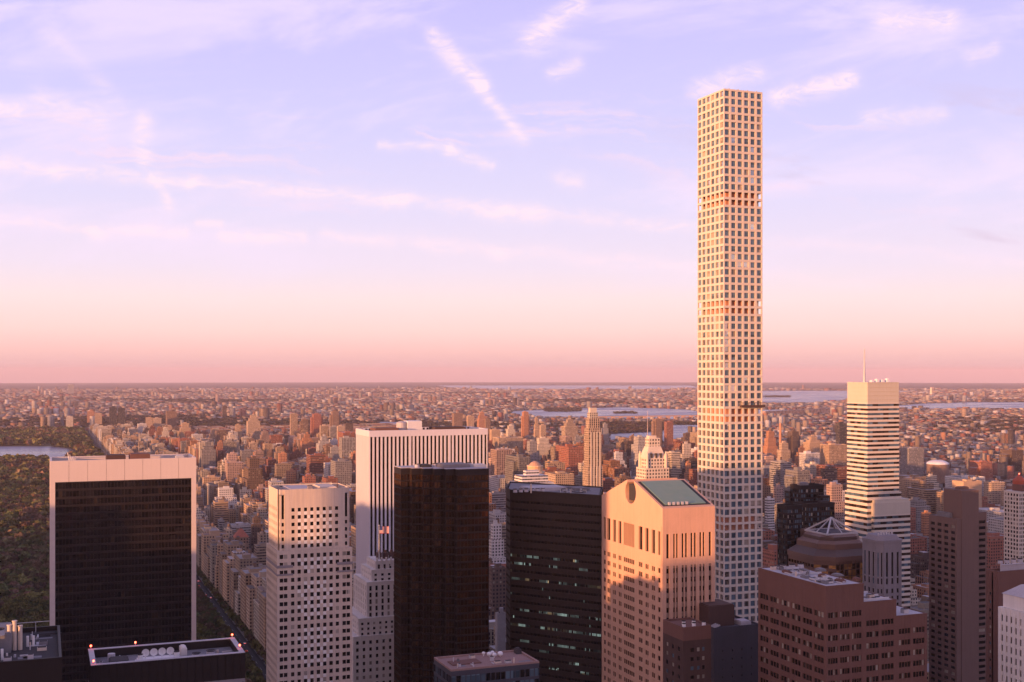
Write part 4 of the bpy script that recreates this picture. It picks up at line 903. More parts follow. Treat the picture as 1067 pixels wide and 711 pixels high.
# ---- brown ribbed tower
X0, Y0, X1, Y1 = corner(968, 997, 1030, 560); d0 = depth(X0, Y0); zl_, zh_ = zof(541, d0), zof(511.5, d0)
T = Tower('ribbed_brown_tower', 'tall brown precast tower with a blank central shaft flanked by window stripes', 'apartment building', X0, Y0); fp(X0, Y0, X1, Y1, zh_)
pk = lambda i, j: 'blind' if rnd.random() < .06 else 'glass_black'
W_, D_ = X1 - X0, Y1 - Y0; xm = Xat(1020, Y0); xk = Xat(1002, Y0)
T.rect(X0, Y0, xm, Y1, 0, zl_, [(xk - X0 + 1.2 + (xm - xk) * .42, xk - X0 + 1.9 + (xm - xk) * .42)], cols(D_, 4, .62, .5), rows(2, zl_ - 3, 46, .5), .5, pk)
T.rect(xm + .01, Y0 + 1.5, X1, Y1, 0, zl_ + 3, cols(X1 - xm, 1, .8, .2), cols(D_ - 1.5, 4, .6, .5), rows(2, zl_ - 1, 47, .5), .4, pk)
b = MB(); b.box(X0 + 3.4, Y0 - .4, 0, xm - .5, Y0 - .02, zl_); b.box(X0 + 3.4, Y0 - .4, zl_ + .01, xm - .5, Y1 - 9, zh_); T.part('shaft_wall', b, M['brown_pre'])
unit(T, X0 + .8, Y0 + 7, zl_, X0 + 3.0, Y1 - 6, zl_ + 2.5, 'roof_grey'); unit(T, X0 + 6, Y0 + 4, zh_, xm - 4, Y0 + 8, zh_ + 1.4, 'brown_pre')
T.done(M['brown_pre'], M['brown_pre'])
# ---- right edge: brick tower, white deco tower, white slab with red top
X0, Y0, X1, Y1 = corner(1027.5, 1040, 1100, 430); ZT = zof(598, depth(X0, Y0))
T = Tower('plain_brick_tower', 'plain reddish brick tower with small louvred windows, cut by the right edge of the view', 'apartment building', X0, Y0); fp(X0, Y0, X1, Y1, ZT)
T.rect(X0, Y0, X1, Y1, 0, ZT, cols(X1 - X0, 3, .1, 3), [(2.0, 3.6)] + cols(Y1 - Y0, 2, .1, 5), rows(4, ZT - 8, 40, .35), .3, lambda i, j: rnd.choice(['blind', 'glass_clear', 'glass_black']))
b = MB(); parapet(b, X0 + .02, Y0 + .02, X1 - .02, Y1 - .02, ZT - .03, 1, .5); T.part('parapet', b, M['brown_brick'])
unit(T, X0 + 5, Y0 + 4, ZT, X1 - 6, Y1 - 4, ZT + 3, 'roof_pale', 'penthouse')
for k in range(4): fan(T, X0 + 8 + 4 * k, Y0 + 7, ZT + 3.3, 1.2)
T.done(M['brown_brick'], M['brown_brick'])
X0, Y0 = Xat(1041, 330) , 330.0; X0 = (Y0 + 15) * math.tan(phi(1040)); X1 = X0 + 26; Y1 = Y0 + 15; d0 = depth(X0, Y0); ZT = zof(640, d0)
T = Tower('white_crown_tower', 'cream stone tower with pointed-arch windows and a pale hipped roof, at the lower right corner', 'office building', X0, Y0); fp(X0, Y0, X1, Y1 + 6, ZT)
T.rect(X0, Y0, X1, Y1, 0, ZT, cols(X1 - X0, 9, .45, .8), cols(Y1 - Y0, 6, .4, .8), rows(0, ZT - 2, 46, .62), .5, lambda i, j: 'glass_black' if rnd.random() < .85 else 'blind', proud=.22)
b = MB()
for k in range(10):
    x = X0 + .1 + k * (X1 - X0 - .9) / 9; b.box(x, Y0 - .35, 0, x + .7, Y0 - .02, ZT + 1.2)
for z_ in (ZT - 12, ZT - 1): b.box(X0 - .5, Y0 - .5, z_, X1 + .5, Y0 - .36, z_ + .8, bottom=True)
T.part('pilaster', b, M['limestone_light'])
b = MB(); b.box(X0 + 1.2, Y0 + 1.2, ZT, X1 - 1.2, Y1 - 1.2, ZT + 5); T.part('attic', b, M['limestone_light'])
b = MB(); b.prism([(X0 + .8, Y0 + .8), (X1 - .8, Y0 + .8), (X1 - .8, Y1 - .8), (X0 + .8, Y1 - .8)], ZT + 5, zof(612, d0 + 6), 0, poly1=[(X0 + 6, Y0 + 5), (X1 - 6, Y0 + 5), (X1 - 6, Y1 - 5), (X0 + 6, Y1 - 5)], bottom=True); T.part('hipped_roof', b, M['roof_pale'])
for k in range(4): b = MB(); b.box(X0 + 3 + 5 * k, Y0 + .9, ZT, X0 + 4.2 + 5 * k, Y0 + 1.4, ZT + 4.2); T.part('window', b, M['glass_black'])
T.done(M['limestone_light'], M['limestone_light'])
x0, y0 = at_d(1058, 980)
T = Tower('red_capped_tower', 'white balconied apartment tower with a red domed cap, right edge of the view', 'apartment building', x0, y0)
q = Bx(1048.5, 1082, 513, 980, .7, 12, f=.6, pick=lambda i, j: 'glass_black' if rnd.random() < .8 else 'blind', nW=5)
b = MB(); b.box(q[0] + 6, q[1] + 3, q[4], q[2] - 6, q[3] - 3, zof(505, 980)); T.part('penthouse', b, M['brown_brick'])
b = MB(); mx_, my_ = at_d(1062, 985); b.cyl(mx_, my_, zof(505, 980), zof(501, 980), 5.2, 16); b.cyl(mx_, my_, zof(501, 980), zof(496, 980), 5.2, 16, r1=1.2); T.part('cap_roof', b, M['ornament_red']); beacon(T, mx_, my_, zof(496, 980), .5)
T.done(M['white_concrete'], M['white_concrete'])

# ================================================================== ground, park, water
def ground_sheet():
    radii = [0, 60, 150, 300]; 
    while radii[-1] < 78000: radii.append(radii[-1] * 1.07)
    n = 128; v = [(0, 0, 0)]; f = []
    for r in radii[1:]: v += [(r * math.sin(2 * math.pi * k / n), r * math.cos(2 * math.pi * k / n), gz(r)) for k in range(n)]
    for k in range(n): f.append((0, 1 + (k + 1) % n, 1 + k))
    for i in range(len(radii) - 2):
        a, b = 1 + i * n, 1 + (i + 1) * n
        for k in range(n): q = (k + 1) % n; f.append((a + k, a + q, b + q, b + k))
    me = bpy.data.meshes.new('ground'); me.from_pydata(v, [], f)
    m, nt, b = mat('city_ground'); pos, nor = geo(nt)
    n1 = noise(nt, pos, .0011, 6, .65); n2 = noise(nt, pos, .012, 4, .6); n3 = noise(nt, pos, .12, 3, .6)
    X, Y, Z = sep(nt, pos); r = (X * X + Y * Y).f('SQRT')
    far = r.ramp(1800, 6000)
    c1 = cramp(nt, n1, [(.36, (.035, .036, .026)), (.47, (.055, .048, .042)), (.55, (.11, .085, .075)), (.64, (.06, .05, .05))])
    c2 = mixc(nt, n2.ramp(.46, .62), c1, (.17, .13, .115)); c3 = mixc(nt, n3.ramp(.55, .75), c2, (.26, .22, .20))
    nt.links.new(mixc(nt, far, (.05, .047, .047), c3), b.inputs['Base Color']); b.inputs['Roughness'].default_value = .95
    b.inputs['Specular IOR Level'].default_value = .1
    me.materials.append(m); o = bpy.data.objects.new('ground', me); COL.objects.link(o); o['kind'] = 'structure'
ground_sheet()
def sheet(name, rects, dz, m, step=80, skirt=0.0):
    b = MB()
    for x0, y0, x1, y1 in rects:
        nx, ny = max(1, int((x1 - x0) / step)), max(1, int((y1 - y0) / step))
        for i in range(nx):
            for j in range(ny):
                p = [(x0 + (x1 - x0) * a / nx, y0 + (y1 - y0) * c / ny) for a, c in ((i, j), (i + 1, j), (i + 1, j + 1), (i, j + 1))]
                b.face([(x, y, gz(math.hypot(x, y)) + dz) for x, y in p])
        if skirt:
            p = [(x0, y0), (x1, y0), (x1, y1), (x0, y1)]
            for i in range(4): a, c = p[i], p[(i + 1) % 4]; za, zc_ = gz(math.hypot(*a)), gz(math.hypot(*c)); b.face([(*a, za + dz - skirt), (*c, zc_ + dz - skirt), (*c, zc_ + dz), (*a, za + dz)])
    o = b.build(name, m); o['kind'] = 'structure'; return o
m, nt, b_ = mat('park_floor'); pos, nor = geo(nt)
nt.links.new(cramp(nt, noise(nt, pos, .012, 4), [(.35, (.035, .030, .016)), (.5, (.05, .052, .020)), (.65, (.075, .062, .04))]), b_.inputs['Base Color']); b_.inputs['Roughness'].default_value = .95; M['park_floor'] = m
PX0, PX1, PY0, PY1 = -900.0, 158.0, 762.0, 5650.0
sheet('park_ground', [(PX0, PY0, PX1, PY1)], .12, M['park_floor'])
M['asphalt'] = wall('asphalt', (.05, .048, .05), .9, .2); M['pavement'] = wall('pavement', (.22, .20, .19), .9, .15); M['road_paint'] = plain('road_paint', (.7, .68, .62), .7)
sheet('road', [(171, 60, 181, 5700)], .02, M['asphalt'])
sheet('road_marking', [(174.4, 760 + k * 24, 174.6, 768 + k * 24) for k in range(60)] + [(177.6, 760 + k * 24, 177.8, 768 + k * 24) for k in range(60)], .03, M['road_paint'], 400)
def water_mat():
    m, nt, b = mat('water'); pos, nor = geo(nt)
    nr = noise(nt, mapping(nt, pos, (.0012, .0035, 0)), 1, 6, .65); nt.links.new(mixc(nt, nr.ramp(.35, .65), (.05, .07, .15), (.14, .15, .24)), b.inputs['Base Color']); nt.links.new(nr.ramp(.3, .7, .12, .42).v, b.inputs['Roughness']); b.inputs['Specular IOR Level'].default_value = .3; b.inputs['IOR'].default_value = 1.33
    n = noise(nt, mapping(nt, pos, (.02, .05, .02)), 1, 5, .6)
    bp = nt.nodes.new('ShaderNodeBump'); bp.inputs['Strength'].default_value = .35; bp.inputs['Distance'].default_value = 1.2; nt.links.new(n.v, bp.inputs['Height']); nt.links.new(bp.outputs[0], b.inputs['Normal'])
    return m
M['water'] = water_mat()
WATER = []
def water(rows_, dz):
    rows_ = sorted(rows_); WATER.append(rows_); b = MB(); ys = [r[0] for r in rows_]; y = ys[0]; line = []
    n = 24
    while y <= ys[-1] + 1e-6:
        xl = np.interp(y, ys, [r[1] for r in rows_]); xr = np.interp(y, ys, [r[2] for r in rows_])
        d = ground_d(y); line.append([(*at_d(xl + (xr - xl) * k / n, d),) for k in range(n + 1)]); y += .5
    for a, c in zip(line, line[1:]):
        for k in range(n):
            q = (c[k], c[k + 1], a[k + 1], a[k]); b.face([(x, y_, gz(math.hypot(x, y_)) + dz) for x, y_ in q])
    o = b.build('water', M['water']); o['kind'] = 'structure'
water([(465.5, -90, 52), (467.5, -90, 72), (471, -90, 79), (476, -90, 80), (480.5, -90, 70)], .6)
water([(425, 640, 655), (427, 570, 715), (429, 535, 726), (433, 530, 728), (436, 560, 728), (438, 640, 700)], 2.5)
water([(443.5, 690, 728), (446, 700, 760), (450, 690, 760), (453, 636, 760), (457, 634, 730), (461, 634, 700)], 2.0)
water([(402, 455, 720), (404, 470, 728), (406, 500, 700)], 3.5)
water([(407.5, 798, 990), (409, 780, 940), (413, 760, 900), (418, 760, 885), (420.5, 760, 850)], 3.5)
water([(419.5, 1010, 1120), (421, 960, 1120), (424, 925, 1120), (427, 935, 1100)], 3.0)
water([(427.5, 780, 860), (430, 770, 866), (432.5, 770, 850)], 3.0)
water([(440.5, 397, 425), (443, 393, 428), (445, 396, 422)], 3.0)
def in_water(X, Y, m=0):
    d = depth(X, Y); y = YE + F * (HE - gz(math.hypot(X, Y))) / d; x = CX + F * (X * ct - Y * st) / d
    for r in WATER:
        ys = [q[0] for q in r]
        if ys[0] - m <= y <= ys[-1] + m:
            if np.interp(y, ys, [q[1] for q in r]) - 3 < x < np.interp(y, ys, [q[2] for q in r]) + 3: return True
    return False
# ------------------------------------------------------------------ city building kit
PAL = {'sandstone': (.50, .37, .27), 'cream': (.62, .53, .43), 'white': (.66, .62, .60), 'red brick': (.36, .14, .095), 'brown': (.27, .17, .12), 'tan': (.52, .36, .24),
       'grey': (.33, .31, .31), 'pink': (.55, .38, .32), 'dark brown': (.12, .08, .065), 'orange brick': (.48, .23, .13), 'black glass': (.04, .037, .04)}
ROOF = [(.16, .14, .14), (.30, .27, .27), (.09, .08, .08), (.48, .45, .46), (.24, .17, .15)]
def massing(mb, x0, y0, x1, y1, z0, z1, c, style, form, rg, rc=None, pu=3.3, pv=3.4):
    """walls and roof of one city building; returns the top level's rectangle"""
    cc = (*c, style); rc = rc or rg.choice(ROOF); tc = (*rc, 0); k = dict(c=cc, tc=tc, pu=pu, pv=pv); h = z1 - max(z0, 0)
    w, l = x1 - x0, y1 - y0
    def bx(a, b_, c_, d_, za, zb_): mb.box(a, b_, za, c_, d_, zb_, 0, **k)
    def lip(a, b_, c_, d_, z):
        t = .5; kk = dict(c=(*c, 0), tc=(*[q * .9 for q in c], 0))
        for r in ((a, b_, c_, b_ + t), (a, d_ - t, c_, d_), (a, b_ + t, a + t, d_ - t), (c_ - t, b_ + t, c_, d_ - t)): mb.box(r[0], r[1], z, r[2], r[3], z + 1.1, 0, **kk)
    if form == 'setback':
        f1, f2 = rg.uniform(.55, .7), rg.uniform(.8, .9); m1, m2 = .10, .22
        bx(x0, y0, x1, y1, z0, z0 + (z1 - z0) * f1); lip(x0, y0, x1, y1, z0 + (z1 - z0) * f1)
        bx(x0 + w * m1, y0 + l * m1, x1 - w * m1, y1 - l * m1, z0 + (z1 - z0) * f1, z0 + (z1 - z0) * f2)
        r = (x0 + w * m2, y0 + l * m2, x1 - w * m2, y1 - l * m2); bx(*r, z0 + (z1 - z0) * f2, z1); lip(*r, z1); return r
    if form == 'notched':
        q = .18; zt = z1 - 3.4 * rg.randint(2, 4)
        bx(x0 + w * q, y0, x1 - w * q, y1, z0, z1); bx(x0, y0 + l * q, x0 + w * q, y1 - l * q, z0, zt); bx(x1 - w * q, y0 + l * q, x1, y1 - l * q, z0, zt)
        r = (x0 + w * q, y0, x1 - w * q, y1); lip(*r, z1); return r
    if form == 'crown':
        f1 = .82; bx(x0, y0, x1, y1, z0, z0 + (z1 - z0) * f1); m1 = .14; a = (x0 + w * m1, y0 + l * m1, x1 - w * m1, y1 - l * m1); zb_ = z0 + (z1 - z0) * .9; lip(x0, y0, x1, y1, z0 + (z1 - z0) * f1)
        bx(*a, z0 + (z1 - z0) * f1, zb_); r = (x0 + w * .28, y0 + l * .28, x1 - w * .28, y1 - l * .28); bx(*r, zb_, z1); return r
    if form == 'gable':
        zr = z1 - min(w, l) * .8; bx(x0, y0, x1, y1, z0, zr); cx, cy = (x0 + x1) / 2, (y0 + y1) / 2
        mb.prism([(x0 - .3, y0 - .3), (x1 + .3, y0 - .3), (x1 + .3, y1 + .3), (x0 - .3, y1 + .3)], zr, z1, 0, poly1=[(cx - 1.5, cy - .4), (cx + 1.5, cy - .4), (cx + 1.5, cy + .4), (cx - 1.5, cy + .4)], c=(.36, .12, .08, 0)); return None
    bx(x0, y0, x1, y1, z0, z1); lip(x0, y0, x1, y1, z1); return (x0, y0, x1, y1)
def bulkhead(mb, r, z, c, rg):
    w, l = r[2] - r[0], r[3] - r[1]; a, b_ = r[0] + w * rg.uniform(.15, .4), r[1] + l * rg.uniform(.2, .4); h = rg.uniform(2.8, 5.5)
    a2, b2 = a + min(w * .4, 12), b_ + min(l * .4, 9)
    mb.box(a, b_, z, a2, b2, z + h, 0, c=(*c, 0), tc=(*rg.choice(ROOF), 0)); return a, b_, a2, b2, z + h
def tank(mb, x, y, z, rg):
    c = (.16, .10, .07, 0)
    for dx_, dy_ in ((-1.2, -1.2), (1.2, -1.2), (1.2, 1.2), (-1.2, 1.2)): mb.box(x + dx_ - .15, y + dy_ - .15, z, x + dx_ + .15, y + dy_ + .15, z + 2.6, 0, c=c)
    mb.cyl(x, y, z + 2.6, z + 6.6, 1.9, 10, 0, c=c, tc=c); mb.cyl(x, y, z + 6.6, z + 7.9, 2.1, 10, 0, r1=.1, c=(.10, .08, .08, 0))
class B_: pass
SPEC = []
def spec(x0, y0, x1, y1, z1, colour, style, form, mid=False, name=None, note=None, tanks=None):
    s = B_(); s.r = (x0, y0, x1, y1); s.z = z1; s.colour = colour; s.style = style; s.form = form; s.mid = mid; s.name = name; s.note = note; s.tanks = tanks
    s.jit = .95 if mid else rnd.uniform(.45, .95); SPEC.append(s); return s
def hit(x0, y0, x1, y1, boxes, m=3):
    return any(x0 < b[2] + m and x1 > b[0] - m and y0 < b[3] + m and y1 > b[1] - m for b in boxes)
# towers one can pick out in the middle distance: columns left, right, row of the top, height in m, colour, window style, form
RB, OB = 'red brick', 'orange brick'
MIDS = [
 (114, 121.5, 424.5, 105, 'black glass', .8, 'plain'), (123, 130, 425.5, 103, 'black glass', .8, 'plain'), (173, 184, 429, 100, 'brown', .2, 'plain'), (160, 168, 436, 82, 'sandstone', .2, 'plain'),
 (152, 159, 435.5, 78, 'tan', .2, 'plain'), (168, 177, 446, 85, 'cream', .2, 'setback'), (186, 200, 441.5, 88, 'tan', .2, 'setback'), (91, 98, 429, 60, OB, .2, 'plain'), (99, 106, 431, 58, 'tan', .2, 'plain'), (69, 76, 434.5, 62, 'cream', .2, 'plain'),
 (231.5, 236, 423, 70, 'dark brown', .2, 'plain'), (71, 77, 401, 80, 'grey', .2, 'plain'), (210, 221, 462, 78, 'tan', .2, 'setback'), (235, 249, 453, 92, 'cream', .2, 'crown'), (243, 253, 443, 92, 'tan', .2, 'setback'),
 (257, 271, 432.5, 115, 'sandstone', .2, 'crown'), (256, 272, 461.5, 84, 'sandstone', .8, 'setback'), (302, 310, 431.5, 105, 'tan', .8, 'plain'), (312, 323, 437, 100, 'brown', .8, 'notched'), (323, 337, 432, 105, RB, .2, 'notched'),
 (333, 342, 444, 102, 'sandstone', .8, 'plain'), (343, 352, 445, 100, 'grey', .8, 'plain'), (351, 359, 444.5, 104, 'sandstone', .2, 'plain'), (359, 368, 442, 90, 'dark brown', .2, 'plain'), (343, 355, 429, 92, 'brown', .2, 'notched'),
 (290, 299, 473, 82, OB, .2, 'plain'), (298, 308, 491, 76, 'orange brick', .2, 'plain'), (312, 324, 498, 62, 'cream', .2, 'setback'), (221, 249, 509, 72, 'white', .2, 'setback'), (250, 262, 511, 66, 'cream', .2, 'plain'), (212, 222, 497, 60, 'cream', .2, 'setback'),
 (260, 275, 540, 66, 'dark brown', .2, 'setback'), (243, 259, 551, 78, 'brown', .2, 'gable'), (224, 235, 568, 58, 'tan', .2, 'setback'), (264, 274, 480, 60, 'pink', .2, 'plain'),
 (471, 482, 431, 84, 'brown', .2, 'plain'), (486, 494, 434, 80, 'tan', .2, 'plain'), (497, 507, 430, 82, OB, .2, 'setback'), (505, 511, 437, 80, 'brown', .2, 'plain'),
 (542.5, 552, 429.5, 125, OB, .2, 'notched'), (556, 562, 436, 110, 'tan', .2, 'setback'), (562, 569, 443.5, 95, 'sandstone', .2, 'plain'), (585, 602, 437, 118, 'sandstone', .8, 'crown'),
 (513, 545, 456, 92, 'sandstone', .8, 'plain'), (510, 521, 448, 100, 'tan', .2, 'plain'), (526, 538, 444, 92, 'cream', .2, 'setback'), (509, 525, 478, 95, 'pink', .2, 'plain'), (526, 538, 475.5, 85, 'brown', .2, 'setback'),
 (554, 577, 457, 98, 'cream', .2, 'setback'), (575, 586, 486, 88, RB, .2, 'plain'), (586, 607, 471, 98, 'sandstone', .45, 'crown'), (626, 635, 442, 100, 'grey', .2, 'setback'), (653, 665, 455, 95, 'brown', .2, 'setback'),
 (678, 691, 437, 104, 'brown', .2, 'notched'), (692, 701.5, 440, 102, RB, .8, 'plain'), (708, 725, 452, 92, 'dark brown', .2, 'setback'), (700, 710, 470, 92, 'tan', .2, 'plain'), (712, 722, 483, 90, OB, .2, 'setback'),
 (795, 810, 450, 102, OB, .2, 'setback'), (808, 825, 462, 100, 'sandstone', .2, 'setback'), (819, 834, 450, 96, 'dark brown', .2, 'notched'), (837, 857, 455, 88, 'tan', .2, 'crown'), (820, 834, 487, 80, OB, .2, 'plain'),
 (871, 882, 441, 96, 'black glass', .45, 'plain'), (855, 882, 463.5, 98, 'tan', .8, 'plain'), (833, 854, 472.5, 96, 'white', .8, 'plain'), (839, 853, 484, 84, 'cream', .2, 'plain'), (855, 872, 489, 90, 'dark brown', .45, 'plain'),
 (858, 880, 512, 92, 'white', .8, 'plain'), (864, 876, 504.5, 95, 'white', .2, 'plain'), (939, 962, 467, 78, 'grey', .8, 'plain'), (939, 962, 501, 64, 'white', .45, 'plain'), (961, 980, 496, 68, 'cream', .45, 'setback'),
 (986, 1025, 497, 48, 'white', .2, 'plain'), (993, 1022, 501.5, 84, 'tan', .0, 'plain'), (1008, 1036, 481, 50, RB, .2, 'notched'), (1040, 1068, 469, 66, 'dark brown', .2, 'notched'), (946, 962, 522, 64, OB, .2, 'notched'),
 (960, 970, 535, 60, OB, .2, 'plain'), (1030, 1044, 545, 62, 'dark brown', .2, 'plain'), (945, 968, 560, 30, 'grey', .2, 'plain'), (797, 807, 520, 92, 'white', .45, 'plain'), (806, 816, 508, 90, 'pink', .2, 'plain'),
 (509, 527, 514, 82, 'grey', .45, 'plain'), (507, 527, 547, 92, 'white', .2, 'setback'), (509, 527, 592, 85, 'dark brown', .2, 'plain'), (516, 527, 640, 88, 'grey', .0, 'plain'),
 (636, 650, 470, 84, RB, .2, 'plain'), (626, 640, 486, 80, 'brown', .2, 'setback'), (640, 656, 488, 76, OB, .2, 'setback'), (1000, 1018, 560, 46, 'grey', .45, 'plain'),
]
MR = []
for xl, xr, yt, h, colr, sty, form in MIDS:
    d = (HE - h) * F / (yt - YE) if yt > 405 else 14500
    if yt <= 405: h = HE - (yt - YE) / F * d
    ph = phi((xl + xr) / 2); w = (xr - xl) / F * d / (math.cos(ph) + .7 * math.sin(abs(ph))); l = w * .7; x, y = at_d((xl + xr) / 2, d)
    r = (x - w / 2, y - l / 2, x + w / 2, y + l / 2); MR.append(r); spec(*r, h, colr, sty, form, mid=True)
# ------------------------------------------------------------------ special landmarks further out
LM = []
def mark(xl, xr, yt, d):
    ph = phi((xl + xr) / 2); w = (xr - xl) / F * d / (math.cos(ph) + .8 * math.sin(ph)); x, y = at_d((xl + xr) / 2, d)
    r = (x - w / 2, y - w * .4, x + w / 2, y + w * .4); LM.append((*r, 0)); return (*r, zof(yt, d), x, y)
def cbox(b, r, z0, z1, col, sty=0.2, e=0, **k): b.box(r[0] + e, r[1] + e, z0, r[2] - e, r[3] - e, z1, 0, c=(*col, sty), tc=(*[q * .9 for q in col], 0), pu=3.2, pv=3.3)
q = mark(607, 628, 425, 1750)
T = Tower('spired_apartment_tower', 'tall slender apartment tower with stepped crown, tallest in the middle distance', 'apartment building', q[0], q[1])
b = MB(); z = lambda y_: zof(y_, 1750); cbox(b, q, 0, z(486), PAL['sandstone'], .8); cbox(b, q, z(486), z(446), PAL['sandstone'], .8, 1.6); T.part('shaft', b, M['city'])
b = MB(); cbox(b, q, z(446), z(436), PAL['sandstone'], .8, 3.4); cbox(b, q, z(436), z(430), PAL['cream'], .8, 5.2); cbox(b, q, z(430), z(425), PAL['cream'], 0, 6.6); T.part('crown', b, M['city'])
b = MB()
for k in range(4): 
    xx = q[0] + (q[2] - q[0]) * (.2 + .2 * k); b.box(xx - .9, q[1] - .7, 0, xx + .9, q[1] - .02, z(450), c=(*PAL['cream'], 0), tc=(*PAL['cream'], 0))
T.part('bay_column', b, M['city'])
q = mark(663, 697, 487, 1180); z = lambda y_: zof(y_, 1180)
T = Tower('mansard_stone_tower', 'pale ornate stone tower with steep shoulders and a square top, behind the pediment tower', 'hotel', q[0], q[1])
x0, y0, x1, y1 = q[:4]; w = x1 - x0; cr = (.70, .58, .46)
b = MB(); cbox(b, q, 0, z(487), cr, .2); b.box(x0 + w * .12, y0 + 2, z(487), x1 - w * .12, y1 - 2, z(477), 0, c=(*cr, .2), tc=(*cr, 0), pu=3.2, pv=3.3); T.part('shaft', b, M['city'])
b = MB(); i1, i2 = w * .09, w * .24
b.prism([(x0 + i1, y0 + 2.5), (x1 - i1, y0 + 2.5), (x1 - i1, y1 - 2.5), (x0 + i1, y1 - 2.5)], z(477), z(465), 0, poly1=[(x0 + i2, y0 + 6), (x1 - i2, y0 + 6), (x1 - i2, y1 - 6), (x0 + i2, y1 - 6)], c=(*cr, 0)); T.part('mansard_roof', b, M['city'])
b = MB(); b.box(x0 + w * .26, y0 + 6.2, z(465), x1 - w * .26, y1 - 6.2, z(456.5), 0, c=(*cr, .2), tc=(*cr, 0), pu=3.2, pv=3.3); b.box(x0 + w * .30, y0 + 7, z(456.5), x1 - w * .40, y1 - 7, z(454), 0, c=(*cr, 0)); T.part('top_block', b, M['city'])
for k in (-1, 1):
    for j in (0, 1):
        b = MB(); xx = q[5] + k * w * .40; yy = (y0 + 2) if j else (y1 - 3); b.cyl(xx, yy, z(487), z(474), 1.7, 8, 0, r1=1.5, c=(*cr, 0)); b.cyl(xx, yy, z(474), z(470), 1.5, 8, 0, r1=.2, c=(*cr, 0)); T.part('turret', b, M['city'])
b = MB()
for k in range(3): xx = x0 + w * (.3 + .2 * k); b.box(xx - 1, y0 + 2.2, z(480), xx + 1, y0 + 3.8, z(472), 0, c=(.08, .06, .05, 0))
T.part('dormer', b, M['city'])
q = mark(530, 577, 495, 1380); z = lambda y_: zof(y_, 1380)
T = Tower('terraced_white_block', 'white terraced apartment block with horizontal balconies, behind the dark ribbon-window tower', 'apartment building', q[0], q[1])
for e, ya, yb_, nm in ((0, 700, 502, 'lower_storeys'), (5, 502, 495, 'upper_storeys'), (13, 495, 490, 'top_storey')):
    b = MB(); cbox(b, q, max(0, z(ya)), z(yb_), PAL['white'], .45, e); T.part(nm, b, M['city'])
q = mark(548, 567, 481, 1480); z = lambda y_: zof(y_, 1480); x, y = q[5], q[6]
T = Tower('domed_cupola_tower', 'round golden cupola with ringed cornice, just above the white terraced block', 'apartment building', q[0], q[1])
b = MB(); cc = (.62, .40, .24, .2); b.cyl(x, y, 0, z(493), 11, 16, 0, c=cc, tc=cc); T.part('shaft', b, M['city'])
b = MB(); b.cyl(x, y, z(493), z(491), 12, 16, 0, c=(.7, .5, .34, 0), bottom=True); b.cyl(x, y, z(491), z(486), 9.4, 16, 0, c=(.62, .40, .24, 0)); b.cyl(x, y, z(486), z(485), 10.3, 16, 0, c=(.7, .5, .34, 0), bottom=True); T.part('cornice', b, M['city'])
b = MB(); b.cyl(x, y, z(485), z(482), 8, 16, 0, r1=5, c=(.5, .3, .2, 0)); b.cyl(x, y, z(482), z(480.6), 5, 16, 0, r1=1.5, c=(.5, .3, .2, 0)); T.part('dome', b, M['city'])
q = mark(811.6, 814.6, 441, 3400); b = MB(); b.cyl(q[5], q[6], 0, zof(441, 3400), 4.2, 12, 0, r1=3.2, c=(.5, .24, .14, 0), tc=(.1, .1, .1, 0))
o = b.build('chimney', M['city'], None, (q[5], q[6], 0), col=True); tag(o, 'tall thin orange brick chimney right of the very tall white tower', 'chimney')
q = mark(968.5, 972, 405, 14000); b = MB(); b.cyl(q[5], q[6], gz(14000) - 5, zof(405, 14000), 15, 10, 0, r1=13, c=(.8, .62, .45, 0)); b.cyl(q[5], q[6], zof(405, 14000), zof(404, 14000), 9, 10, 0, c=(.8, .7, .6, 0))
o = b.build('gas_tower', M['city'], None, (q[5], q[6], 0), col=True); tag(o, 'lone bright cylindrical tower on the far shore, right of the banded tower', 'tower')
x, y = at_d(977, 2700); b = MB(); LM.append((x - 26, y - 16, x + 26, y + 16, 0))
for k in range(6): a0, a1 = k * 15, (k + 1) * 15; r0, r1 = 25 * math.cos(R(a0)), 25 * math.cos(R(a1)); b.cyl(x, y, 52 + 9 * math.sin(R(a0)), 52 + 9 * math.sin(R(a1)), r0, 24, 0, r1=max(r1, .3), c=(.72, .70, .72, 0))
b.cyl(x, y, 0, 52, 25, 24, 0, c=(.26, .17, .14, .2)); o = b.build('domed_hall', M['city'], None, (x, y, 0), col=True); tag(o, 'low hall with a pale bubble dome, right of the banded tower', 'hall')
for x_, yt, yb_ in ((674.8, 428, 452),):
    d = 3600; x, y = at_d(x_, d); b = MB(); b.cyl(x, y, 0, zof(yt, d), 1.6, 6, 0, r1=.7, c=(.5, .4, .4, 0)); o = b.build('radio_mast', M['city'], None, (x, y, 0), col=True); tag(o, 'thin grey radio mast standing beyond the pale ornate stone tower', 'mast')
# viaduct over the river
def viaduct(x0, x1, y0, d0, d1, n, label, hh=34):
    b = MB(); A, C = at_d(x0, d0), at_d(x1, d1); g0 = gz(d0); zt = g0 + hh
    for k in range(n + 1):
        t = k / n; x, y = A[0] + (C[0] - A[0]) * t, A[1] + (C[1] - A[1]) * t; b.box(x - 9, y - 9, g0 - 8, x + 9, y + 9, zt - 6, 0, c=(.55, .33, .24, 0))
    dx_, dy_ = C[0] - A[0], C[1] - A[1]; L = math.hypot(dx_, dy_); nx_, ny_ = -dy_ / L * 9, dx_ / L * 9
    b.prism([(A[0] - nx_ * -1, A[1] + ny_), (A[0] - nx_, A[1] - ny_), (C[0] - nx_, C[1] - ny_), (C[0] + nx_, C[1] + ny_)][::-1], zt - 6, zt, 0, c=(.45, .30, .24, 0), bottom=True)
    o = b.build('viaduct', M['city'], None, (*A, 0), col=True); tag(o, label, 'bridge')
